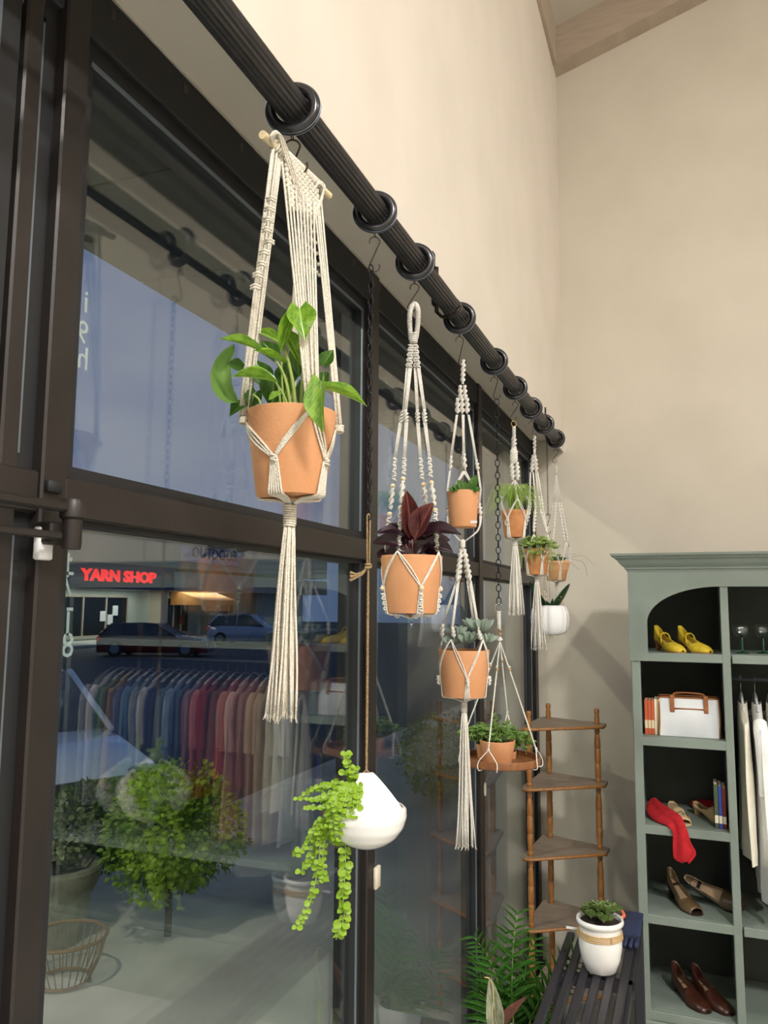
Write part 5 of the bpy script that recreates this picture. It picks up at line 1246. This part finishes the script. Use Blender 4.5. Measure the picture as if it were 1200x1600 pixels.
# ================================================================== slatted table, pot, pruners
tz = .85
tb = thing('slatted_table', (-.33, 2.4, 0), 'black slatted wooden table under the white pot in the lower right', 'table')
tx0, tx1 = -.452, -.205
for k in range(6):
    xa = tx0+.006+k*.0405; y1_ = 3.02 if k < 3 else 3.30
    part(MB().box((xa, 1.9, tz-.018), (xa+.026, y1_, tz), .003), 'slat', M_bench, tb, False)
for y in (1.95, 2.72): part(MB().box((tx0, y, tz-.05), (tx1, y+.035, tz-.018), .002), 'crossbar', M_bench, tb, False)
part(MB().box((tx0+.11, 3.27, tz-.05), (tx1, 3.31, tz-.018), .002), 'crossbar', M_bench, tb, False)
part(MB().box((tx0, 1.9, tz-.05), (tx0+.02, 3.02, tz-.018), .002), 'side_rail', M_bench, tb, False); part(MB().box((tx1-.02, 1.9, tz-.05), (tx1, 3.30, tz-.018), .002), 'side_rail', M_bench, tb, False)
for x, y in ((tx0, 1.95), (tx1-.035, 1.95), (tx0, 2.72), (tx1-.035, 3.26)): part(MB().box((x, y, 0), (x+.035, y+.035, tz-.05), .003), 'leg', M_bench, tb, False)
q = atz(939, 1516, tz); q = V((q.x, q.y, tz)); dd = depth(q); Rr = 36*dd/F
wp = thing('white_urn_pot', (q.x, q.y, tz), 'glossy white pot banded with rattan holding a succulent, on the slatted table', 'potted plant')
Hh = 78*dd/F
part(MB().lathe((q.x, q.y, tz+.0005), [(.0001, 0), (Rr*.58, 0), (Rr*.66, .004), (Rr*.84, Hh*.25), (Rr*.93, Hh*.5), (Rr*.92, Hh*.70), (Rr*.88, Hh*.84), (Rr*.92, Hh*.88), (Rr*1.0, Hh*.91), (Rr*1.02, Hh*.95), (Rr*.99, Hh), (Rr*.90, Hh), (Rr*.86, Hh*.95), (Rr*.80, Hh*.8)], 56), 'pot', M_white, wp, True)
part(MB().lathe((q.x, q.y, tz), [(Rr*.84, Hh*.93), (.0001, Hh*.95)], 24), 'soil', M_soil, wp, True)
M_rat = mat('rattan', (206, 172, 118), .6, (186, 150, 96), 60)
for k in range(4): part(MB().torus((q.x, q.y, tz+Hh*(.665+.035*k)), Rr*(.935-.008*k)+.0008, .0019, None, 48, 6), 'rattan_band', M_rat, wp, True)
for a in (.3, 2.2, 4.4):
    a2 = a+math.pi; p_ = V((q.x, q.y, tz+Hh*.72))+V((math.cos(a2), math.sin(a2), 0))*(Rr*.935+.002); part(MB().box(p_-V((.003, .003, .009)), p_+V((.003, .003, .010)), .002), 'rattan_tie', M_rat, wp, False)
C = Ctr(q.y, q.x); lps = leaf_mesh('succulent_leaf', leaf_mat('green_succulent', (96, 126, 66), (140, 160, 92), None, .45), 'lance', 5, 2, .3, .15, .15)
for k in range(12):
    a = k*2.4; rr_ = Rr*.72*math.sqrt(k/12.); rosette(wp, lps, V((q.x+rr_*math.cos(a), q.y+rr_*math.sin(a), tz+Hh*.97+.020*(1-k/12)+.008*(k % 3))), .040, 16, k+30, .9, .34)
# navy tray and pruners
tn = thing('pruning_shears', atz(965, 1440, tz+.006), 'open pruning shears with orange handles on the far end of the table', 'shears')
pz = tz+.012; c = atz(962, 1440, pz); M_or = mat('orange_grip', (236, 128, 92), .4); M_st = mat('tool_steel', (160, 160, 158), .3, metal=.9)
for s_ in (-1, 1):
    part(MB().tube(catmull([c+V((.002*s_, 0, 0)), c+V((.014*s_, .035, .0)), c+V((.024*s_, .07, 0)), c+V((.014*s_, .11, 0))], 5), [.005]*6+[.0065]*10, 8), 'handle', M_or, tn, True)
    part(MB().prism([(c.x-.002*s_, c.y), (c.x+.008*s_, c.y-.01), (c.x+.010*s_, c.y-.04), (c.x-.002*s_, c.y-.075)], pz-.002+.002*s_, pz+.001+.002*s_, 'z'), 'blade', M_st, tn, False)
part(MB().lathe(c, [(.0001, -.005), (.006, -.005), (.006, .005), (.0001, .005)], 12), 'pivot', M_st, tn, True)
nb = atz(990, 1442, tz+.003); M_navy = mat('navy_cloth', (38, 50, 84), .7, (30, 40, 70), 30, bump=.5, bscale=60)
cl = thing('folded_glove', (nb.x, nb.y, tz), 'dark blue work glove lying beside the pruning shears', 'glove')
part(MB().box((nb.x-.035, nb.y-.16, tz+.0005), (nb.x+.030, nb.y+.10, tz+.008), .004), 'palm', M_navy, cl, True)
for k in range(4): part(MB().tube([(nb.x-.03+k*.018, nb.y-.15, tz+.008), (nb.x-.034+k*.018, nb.y-.22-.012*math.sin(k), tz+.007)], .0075, 8), 'finger', M_navy, cl, True)
# tag stick on the table
st_ = thing('plant_label', atz(895, 1480, tz), 'white plastic plant label sticking out left of the white pot', 'plant label')
a = V((q.x-Rr*1.05, q.y, tz+Hh*.72)); part(MB().box(a+V((-.03, -.001, -.004)), a+V((.008, .001, .005)), .001), 'tag', M_plas, st_, False)

# ================================================================== floor plants bottom centre
lp_ = leaf_mesh('palm_leaflet', M_palm, 'lance', 6, 2, .25, -.12)
def tall_pot(x, y, z, R, H, label, m=M_whitem):
    g = thing('potted_plant', (x, y, z), label, 'potted plant'); part(MB().lathe((x, y, z), pot_prof(R, R*.75, H, .005), 40), 'pot', m, g, True, auto=35)
    part(MB().lathe((x, y, z), [(R-.007, H-.02), (.0001, H-.015)], 20), 'soil', M_soil, g, True); return g
pl = atd(805, 1640, 2.75); C = Ctr(pl.y, pl.x)
stand = thing('plant_stand', (pl.x, pl.y, 0), 'low dark stand under the areca palm beside the window', 'stand')
zst = .42
part(MB().box((pl.x-.13, pl.y-.22, zst-.02), (pl.x+.11, pl.y+.2, zst), .003), 'top', M_bench, stand, False)
for a, b in ((-.12, -.2), (.08, -.2), (-.12, .16), (.08, .16)): part(MB().box((pl.x+a, pl.y+b, 0), (pl.x+a+.025, pl.y+b+.025, zst-.02)), 'leg', M_bench, stand, False)
pm = tall_pot(pl.x, pl.y, zst, .085, .14, 'feathery green areca palm beside the window at the bottom of the picture')
rr = random.Random(4)
fr_ = [((806, 1640), (800, 1560), (802, 1480), (808, 1430)), ((800, 1640), (785, 1560), (765, 1500), (742, 1466)), ((804, 1640), (770, 1580), (752, 1530), (748, 1500)), ((812, 1640), (835, 1580), (862, 1530), (895, 1490)), ((810, 1640), (830, 1590), (850, 1555), (885, 1520)), ((806, 1640), (815, 1570), (822, 1510), (835, 1470)), ((800, 1645), (775, 1600), (762, 1560), (750, 1548)), ((805, 1650), (790, 1580), (785, 1520), (790, 1460)), ((808, 1650), (820, 1600), (835, 1590), (858, 1600)), ((804, 1650), (798, 1600), (790, 1570), (776, 1560)), ((806, 1650), (812, 1600), (818, 1560), (830, 1530))]
for i, P in enumerate(fr_):
    dd = depth(pl)+rr.uniform(-.10, .08); pts = catmull([atd(x, y, dd+(-.05*j/3 if i % 2 else .04*j/3)) for j, (x, y) in enumerate(P)], 8); f_ = part(MB().tube(pts, .0016, 5), 'frond', M_stem, pm, True)
    n = len(pts)
    for j in range(int(n*.25), n, 1):
        if j % 2: continue
        t = j/n; tg_ = (pts[min(j+1, n-1)]-pts[j-1]).normalized(); sd = tg_.cross(C.t).normalized()
        for s_ in (-1, 1):
            L = .125*(1.15-t*.7)*rr.uniform(.8, 1.1); d = (sd*s_*.8+tg_*.75+C.t*rr.uniform(-.1, .35)+V((0, 0, -.1))).normalized()
            inst('leaflet', lp_, f_, frame(pts[j], pts[j]+d*L, C.t+V((0, 0, .8)), L*.13))
M_var = leaf_mat('variegated_leaf', (150, 160, 138), (206, 208, 176), (120, 60, 70), .3); M_rub = leaf_mat('red_sheath', (150, 104, 92), (136, 90, 80), None, .4)
pq = atd(785, 1700, 2.25); pq.x = -.60
rb = tall_pot(pq.x, pq.y, .45, .08, .13, 'variegated rubber plant with cream edged leaves at the bottom edge of the picture')
C = Ctr(pq.y, pq.x)
st2 = thing('plant_stand', (pq.x, pq.y, 0), 'dark round stand under the variegated rubber plant', 'stand'); part(MB().lathe((pq.x, pq.y, 0), [(.0001, 0), (.09, 0), (.09, .012), (.02, .03), (.018, .40), (.10, .43), (.10, .449), (.0001, .449)], 28), 'pedestal', M_bench, st2, True, auto=35)
lv = leaf_mesh('rubber_leaf', M_var, 'oval', 8, 6, .2, -.1); lvs = leaf_mesh('leaf_sheath', M_rub, 'lance', 8, 4, .3, .05)
for me, b, t, wd, ob, ot, n in ((lv, (775, 1620), (767, 1532), 28, 0, -.02, None), (lvs, (785, 1610), (826, 1556), 16, 0, 0, None), (lv, (785, 1640), (745, 1606), 30, 0, -.04, (0, -.4, 1)), (lv, (780, 1660), (800, 1600), 32, 0, 0, None), (lv, (790, 1680), (835, 1640), 34, 0, 0, None), (lv, (775, 1690), (725, 1660), 34, 0, 0, None)): place_leaf(me, rb, b, t, wd, C, ob, ot, n)
part(MB().tube([atd(785, 1690, 2.25), atd(776, 1615, 2.25)], .005, 8), 'stem', M_stem, rb, True)
part(MB().tube(catmull([atd(768, 1600, 2.24), atd(771, 1550, 2.235), atd(765, 1530, 2.235), atd(757, 1527, 2.235)], 4), .0014, 6), 'shoot', mat('yellow_shoot', (206, 196, 120), .5), rb, True)

# ================================================================== ceiling light fixtures
M_led = mat('light_diffuser', (255, 246, 228), .5, emit=(255, 244, 222), estr=4.)
for i, (x, y, z, a, b, p) in enumerate(LAMPS):
    g = thing('ceiling_fixture', (x, y, z+.1), 'long rectangular ceiling light '+['hanging nearest the window wall', 'hanging over the right side of the shop', 'hanging right of the bookcase near the end wall', 'hanging at the rear of the shop behind the camera'][i], 'light', 'shop ceiling lights')
    part(MB().box((x-a/2-.03, y-b/2-.03, z+.03), (x+a/2+.03, y+b/2+.03, z+.10), .01), 'housing', M_plas, g, False)
    part(MB().tube([(x, y-b/3, z+.1), (x, y-b/3, cz(x)-.0)], .006, 6).tube([(x, y+b/3, z+.1), (x, y+b/3, cz(x)-.0)], .006, 6), 'suspension_rod', M_wire, g, True)

# ================================================================== outside
struct(MB().box((-4.3, -12, -.14), (-.98, 40, -.02)), 'pavement', M_walk)
struct(MB().box((-60, -20, -.5), (-4.3, 90, -.14)), 'parking_lot', M_asph)
struct(MB().box((-4.45, -12, -.5), (-4.3, 40, -.018), .01), 'kerb', M_walk)
M_can = mat('canopy_panel', (74, 78, 76), .6, (66, 70, 68), 3); M_fas = mat('canopy_fascia', (84, 82, 78), .7)
zc_ = 4.21
cn = thing('canopy', (-2.2, 4, zc_), 'dark panelled canopy over the pavement outside the windows', 'canopy')
for k in range(22): part(MB().box((-3.48, -6+k*1.15, zc_), (-.99, -6+k*1.15+1.13, zc_+.03), .004), 'panel', M_can, cn, False)
part(MB().box((-3.5, -6, zc_+.03), (-.99, 19.4, zc_+.4)), 'slab', M_fas, cn, False)
for y in (14, 19): part(MB().box((-3.4, y, -.02), (-3.2, y+.2, zc_), .01), 'post', M_fas, cn, False)
struct(MB().box((-.99, -6, 2.92), (-.98, 30, 5.2)), 'wall_outer', M_fas)
for i, (x, y) in enumerate(((-2.6, 1.3), (-2.4, -1.6), (-2.4, 17.0))):  # downlights added out of view to brighten the pavement and the bush
    g = thing('added_downlight', (x, y, zc_-.03), 'added round downlight under the canopy, %s' % ['nearest the first window', 'behind the camera side door', 'farthest along the pavement'][i], 'light')
    part(MB().lathe((x, y, zc_-.001), [(.0001, -.02), (.07, -.02), (.09, -.03), (.10, -.02), (.10, 0)], 24), 'rim', M_plas, g, True)
    l = bpy.data.lights.new('added_canopy_lamp', 'AREA'); l.shape = 'DISK'; l.size = .14; l.energy = 130; l.color = (1, .9, .75); o = bpy.data.objects.new('added_canopy_lamp', l); COL.objects.link(o); o.location = (x, y, zc_-.04)
# far building with shop fronts, facing +x
BXX = -28.
M_bei = mat('far_beige_stucco', (178, 166, 146), .85); M_navyf = mat('far_navy_band', (62, 66, 104), .8); M_lit = mat('lit_recess_paint', (190, 196, 186), .8, emit=None); M_dark = mat('dark_shop_glass', (16, 20, 26), .15)
bd = thing('shop_building', (BXX, 36, -.14), 'long beige shop building with a navy band across the parking lot', 'building')
part(MB().box((BXX-8, 20, 4.05), (BXX, 60, 5.8), .02), 'parapet', M_bei, bd, False)
part(MB().box((BXX-8, 20, 2.75), (BXX-.05, 39.1, 4.05)), 'sign_band', M_navyf, bd, False)
part(MB().box((BXX-8, 39.1, 2.75), (BXX+.02, 60, 3.85)), 'sign_band', M_bei, bd, False)
part(MB().box((BXX-.3, 39.4, 4.45), (BXX+.15, 46.0, 5.45), .02), 'sign_board', mat('far_white_board', (176, 182, 190), .8), bd, False)
part(MB().box((BXX-8, 20, -.14), (BXX-2.2, 60, 2.75)), 'shop_wall', M_lit, bd, False)
for y in (21.5, 29.8, 38.9, 44.2, 50): part(MB().box((BXX-1.6, y, -.14), (BXX-.8, y+.7, 2.75), .02), 'column', M_bei, bd, False)
for i, (a, b) in enumerate(((23, 28.9), (32.2, 37.6), (41.2, 43.6), (46, 49.6))):
    wnd = part(MB().box((BXX-2.22, a, .2), (BXX-2.15, b, 2.35), .01), 'shop_window', M_dark, bd, False)
    fr = MB()
    for k in range(4): y = a+(b-a)*k/3; fr.box((BXX-2.16, y-.04, .2), (BXX-2.08, y+.04, 2.35))
    fr.box((BXX-2.16, a, 2.3), (BXX-2.08, b, 2.38)); fr.box((BXX-2.16, a, .1), (BXX-2.06, b, .25)); part(fr, 'window_frame', M_bei, wnd, False)
for y, z, m in ((35.3, 1.0, M_plas), (35.9, .8, M_plas), (36.3, 1.3, M_plas), (42.6, .7, mat('poster_red', (150, 40, 40), .7))): part(MB().box((BXX-2.1, y, z), (BXX-2.04, y+.4, z+.55)), 'poster', m, bd, False)
aw = part(MB().prism([(BXX-2, 2.9), (BXX+.3, 2.2), (BXX+.3, 1.9), (BXX-2, 1.9)], 41.5, 45.5, 'y'), 'awning', mat('amber_awning', (170, 116, 60), .8), bd, False)
part(MB().box((BXX-2.2, 20, -.14), (BXX+1.2, 60, .0), .02), 'walkway', M_walk, bd, False)
M_neon = mat('red_neon', (255, 30, 40), .5, emit=(255, 38, 48), estr=1.6)
sy0 = atx(125, 907, BXX).y; sy1 = atx(243, 903, BXX).y; szb = atx(125, 907, BXX).z; szt = atx(125, 887, BXX).z
sg_ = thing('neon_sign', (BXX, sy0, szb), 'red illuminated YARN SHOP sign on the navy band across the parking lot', 'sign')
probe = text('letters', 'YARN SHOP', M_neon, (BXX+.03, sy0, szb), 1.0, M_TX, sg_, .04, .035)
ys = [v.co.y for v in probe.data.vertices]; zs_l = [v.co.z for v in probe.data.vertices]; ky = (sy1-sy0)/(max(ys)-min(ys)); kz = (szt-szb)/(max(zs_l)-min(zs_l)); ymin = min(ys); zmin = min(zs_l)
for v in probe.data.vertices: v.co.y = (v.co.y-ymin)*ky; v.co.z = (v.co.z-zmin)*kz
for k_, y_ in enumerate((26, 35, 43)):
    l = bpy.data.lights.new('walkway_lamp', 'AREA'); l.shape = 'RECTANGLE'; l.size = 1.2; l.size_y = 6; l.energy = 160; l.color = (1, .98, .9); o = bpy.data.objects.new('walkway_lamp', l); COL.objects.link(o); o.location = (BXX-.9, y_, 2.7)
so_ = thing('shop_sign', (BXX+.17, 40, 4.2), 'white board lettered OUTDOOR on the building across the parking lot', 'sign')
pa, pb_ = atx(300, 871, BXX+.16), atx(372, 869, BXX+.16)
t2 = text('letters', 'OUTDOOR', M_gask, (BXX+.16, pa.y, pa.z), 1.0, M_TX, so_, .01, .02); ys = [v.co.y for v in t2.data.vertices]; zs_l = [v.co.z for v in t2.data.vertices]; ym, zm = min(ys), min(zs_l); ky = (pb_.y-pa.y)/(max(ys)-ym); kz = (atx(300, 853, BXX+.16).z-pa.z)/(max(zs_l)-zm)
for v in t2.data.vertices: v.co.y = pa.y-so_.location.y+(v.co.y-ym)*ky; v.co.z = pa.z-so_.location.z+(v.co.z-zm)*kz
# ---- cars
M_tyre = mat('tyre', (20, 20, 22), .8); M_win = mat('car_glass', (18, 24, 32), .08, coat=.6)
def car(name, c, ang, L, Wd, H, paint, label, lamp=(150, 20, 24)):
    g = thing(name, c, label, 'car'); R3 = Matrix.Rotation(ang, 3, 'Z'); c = V(c); T3 = lambda p: c+R3 @ V(p)
    # body sections along local x (front = +x): (x, belt z, half width, roof z or None)
    S = [(-.50, .50, .36, .80), (-.485, .58, .42, .86), (-.44, .64, .45, .95), (-.30, .66, .47, 1), (0, .64, .48, 1), (.18, .62, .48, 1), (.30, .60, .47, 1), (.42, .54, .45, .98), (.48, .46, .40, .92), (.50, .36, .34, .85)]
    b = MB(); vs = []; n = 10
    for x, z, hw, _ in S:
        X = x*L; w_ = Wd*hw; Z = z*H; q = [(-w_*.92, .16), (-w_, .26), (-w_*1.02, Z*.55), (-w_*.97, Z*.88), (-w_*.80, Z), (w_*.80, Z), (w_*.97, Z*.88), (w_*1.02, Z*.55), (w_, .26), (w_*.92, .16)]
        vs += [T3((X, y, zz)) for y, zz in q]
    m = len(S); fs = [tuple(range(9, -1, -1)), tuple(range((m-1)*n, m*n))]
    for i in range(m-1):
        for j in range(n): fs.append((i*n+j, i*n+(j+1) % n, (i+1)*n+(j+1) % n, (i+1)*n+j))
    o = part(b.add(vs, fs), 'body', paint, g, True, auto=40)
    # cabin
    K = [(-.47, .62, .40), (-.36, .97, .33), (-.10, 1.0, .34), (.04, .97, .33), (.22, .60, .40)]; cb_ = MB(); rf = MB(); vs = []
    for x, z, hw in K: vs += [T3((x*L, -Wd*.43, H*.60)), T3((x*L, -Wd*hw, H*z)), T3((x*L, Wd*hw, H*z)), T3((x*L, Wd*.43, H*.60))]
    fs = [(0, 1, 2, 3), (19, 18, 17, 16)]
    for i in range(4):
        for j in range(3): fs.append((i*4+j, i*4+j+1, i*4+5+j, i*4+4+j))
    part(cb_.add(vs, fs), 'windows', M_win, g, True, auto=30)
    vs = []
    for x, z, hw in K[1:4]: vs += [T3((x*L, -Wd*(hw+.004), H*(z-.02))), T3((x*L, -Wd*(hw-.03), H*(z+.012))), T3((x*L, Wd*(hw-.03), H*(z+.012))), T3((x*L, Wd*(hw+.004), H*(z-.02)))]
    fs = [(0, 1, 2, 3), (11, 10, 9, 8)]+[(i*4+j, i*4+j+1, i*4+5+j, i*4+4+j) for i in range(2) for j in range(3)]
    part(rf.add(vs, fs), 'roof', paint, g, True, auto=30)
    pl_ = MB()
    for s_ in (-1, 1):
        pl_.tube([T3((.22*L, s_*Wd*.42, H*.60)), T3((.04*L, s_*Wd*.34, H*.97))], .035, 6); pl_.tube([T3((-.47*L, s_*Wd*.42, H*.62)), T3((-.36*L, s_*Wd*.34, H*.97))], .045, 6); pl_.tube([T3((-.12*L, s_*Wd*.435, H*.62)), T3((-.12*L, s_*Wd*.345, H*.98))], .03, 6)
    part(pl_, 'pillars', paint, g, True)
    for x in (-.31, .32):
        for s_ in (-1, 1):
            R_ = .32; y = s_*Wd*.46; Mw_ = R3 @ MYR; part(MB().lathe(T3((x*L, y, R_)), [(.0001, -.1), (R_*.9, -.1), (R_, -.07), (R_, .07), (R_*.9, .1), (.0001, .1)], 24, M=Mw_), 'tyre', M_tyre, g, True, auto=40)
            part(MB().lathe(T3((x*L, y+s_*.02, R_)), [(.0001, -.1), (R_*.6, -.1), (R_*.62, -.0), (R_*.62, .0), (R_*.6, .1), (.0001, .1)], 16, M=Mw_), 'wheel_hub', M_alu, g, True, auto=40)
    ML = mat('tail_lamp', lamp, .2, emit=lamp, estr=.6); MH = mat('head_lamp', (60, 66, 76), .1, coat=.8)
    for s_ in (-1, 1):
        part(MB().ball(T3((-.478*L, s_*Wd*.37, H*.52)), .16, 10, (.6, 1, .7), R3), 'tail_lamp', ML, g, True)
        part(MB().ball(T3((.462*L, s_*Wd*.34, H*.44)), .17, 12, (.9, 1.3, .5), R3), 'head_lamp', MH, g, True)
    part(MB().box((0, 0, 0), (.001, .001, .001)), 'grille', M_gask, g) if 0 else None
    gm_ = MB(); vs = [T3((.488*L, -Wd*.26, H*.46)), T3((.488*L, Wd*.26, H*.46)), T3((.512*L, Wd*.22, H*.27)), T3((.512*L, -Wd*.22, H*.27)), T3((.46*L, -Wd*.26, H*.46)), T3((.46*L, Wd*.26, H*.46)), T3((.46*L, Wd*.22, H*.27)), T3((.46*L, -Wd*.22, H*.27))]
    gm_.add(vs, [(0, 1, 2, 3), (0, 4, 5, 1), (2, 6, 7, 3), (1, 5, 6, 2), (0, 3, 7, 4)]); part(gm_, 'grille', M_gask, g, False)
    return g
M_cw = mat('white_car_paint', (205, 214, 226), .12, coat=1.); M_cr = mat('dark_red_car_paint', (96, 20, 26), .15, coat=1.); M_cs = mat('silver_blue_car_paint', (140, 160, 190), .15, coat=1.)
car('parked_car', (-6.75, 6.45, -.14), math.radians(-28), 4.6, 1.9, 1.45, M_cw, 'white car parked nearest, its bonnet seen through the lower left pane', (200, 60, 30))
q = atx(340, 985, BXX+5.); car('parked_car', (BXX+6.0, 37.6, -.14), math.radians(12), 4.4, 1.85, 1.6, M_cs, 'pale blue hatchback parked under the OUTDOOR sign')
car('parked_car', (BXX+7.5, 27.5, -.14), math.radians(20), 4.5, 1.85, 1.35, M_cr, 'dark red car parked in front of the yarn shop')
# ---- pavement planting
lb = leaf_mesh('bush_leaf', M_bush, 'oval', 4, 2, .15, -.15)
def bush(c, R, n, seed, label, me, size, sz_=.9, name='bush'):
    rr = random.Random(seed); g = thing(name, c, label, 'bush'); mb = MB(); c = V(c); sm = MB()
    for k in range(n):
        u = rr.uniform(-1, 1); a = rr.uniform(0, 2*PI); s_ = math.sqrt(1-u*u); d = V((s_*math.cos(a), s_*math.sin(a), u*sz_)); p_ = c+V((0, 0, R*sz_+.05))+d*R*(rr.random()**.25)*(1+.12*math.sin(a*3)+.1*math.sin(a*5+u*4)); L = size*rr.uniform(.6, 1.2)
        dd_ = (d+V((rr.uniform(-.8, .8), rr.uniform(-.8, .8), rr.uniform(-.5, .8)))).normalized(); M = frame(p_, p_+dd_*L, d+V((0, 0, .8)), L*.7)
        mb.add([M @ v.co for v in me.vertices], [tuple(f.vertices) for f in me.polygons])
    sm.tube([V((c.x, c.y, -.03 if c.z < .3 else c.z-.03)), c+V((0, 0, R*.5))], .022, 7)
    for k in range(14):
        a = k*.9; sm.tube([c, c+V((math.cos(a)*R*.5, math.sin(a)*R*.5, R*1.0))], .008, 5)
    part(mb, 'foliage', me.materials[0], g, True, kind='stuff'); part(sm, 'branches', M_soil, g, True)
c = atx(268, 1292, -3.05); bush((c.x, c.y, c.z-.42), .40, 5200, 1, 'bright green leafy bush growing on the pavement outside the lower left pane', lb, .042)
c = atx(150, 1290, -3.85); bush((c.x, c.y-.08, c.z-.34), .32, 2400, 2, 'darker green shrub left of the bright bush outside', leaf_mesh('shrub_leaf', leaf_mat('dark_shrub', (56, 88, 36), (84, 116, 44), None, .5), 'oval', 4, 2, .15, -.15), .04)
bush((-2.5, 8.2, -.02), .45, 2200, 3, 'green bush on the pavement beyond the second pane', lb, .045)
M_stone = mat('weathered_stone', (140, 138, 120), .9, (104, 104, 88), 12, bump=1, bscale=40)
q = atz(84, 1465, 0); sp_ = thing('stone_planter', (q.x, q.y, -.02), 'weathered stone planter on the pavement at the far left', 'planter')
part(MB().lathe((q.x, q.y, -.02), [(.0001, 0), (.16, 0), (.17, .03), (.20, .25), (.25, .36), (.26, .42), (.25, .44), (.21, .44), (.19, .38), (.0001, .37)], 28), 'bowl', M_stone, sp_, True, auto=35)
bush((q.x, q.y, .38), .2, 500, 9, 'pale leafy shrub growing in the stone planter', leaf_mesh('pale_leaf', leaf_mat('pale_shrub', (120, 132, 92), (156, 160, 120), None, .6), 'oval', 4, 2, .1, -.1), .04)
q = atz(100, 1530, 0); wb = thing('wire_basket', (q.x, q.y, 0), 'round rusty wire basket on the pavement at the lower left', 'basket')
M_rust = mat('rusty_wire', (134, 98, 62), .7, metal=.4)
part(MB().torus((q.x, q.y, .22), .21, .010, None, 40, 7), 'rim', M_rust, wb, True); part(MB().torus((q.x, q.y, .0), .13, .008, None, 32, 6), 'base_ring', M_rust, wb, True)
for k in range(28):
    a = 2*PI*k/28; d = V((math.cos(a), math.sin(a), 0)); c = V((q.x, q.y, 0)); part(MB().tube([c+d*.13, c+d*.18+V((0, 0, .1)), c+d*.21+V((0, 0, .22))], .0035, 5), 'wire', M_rust, wb, True)
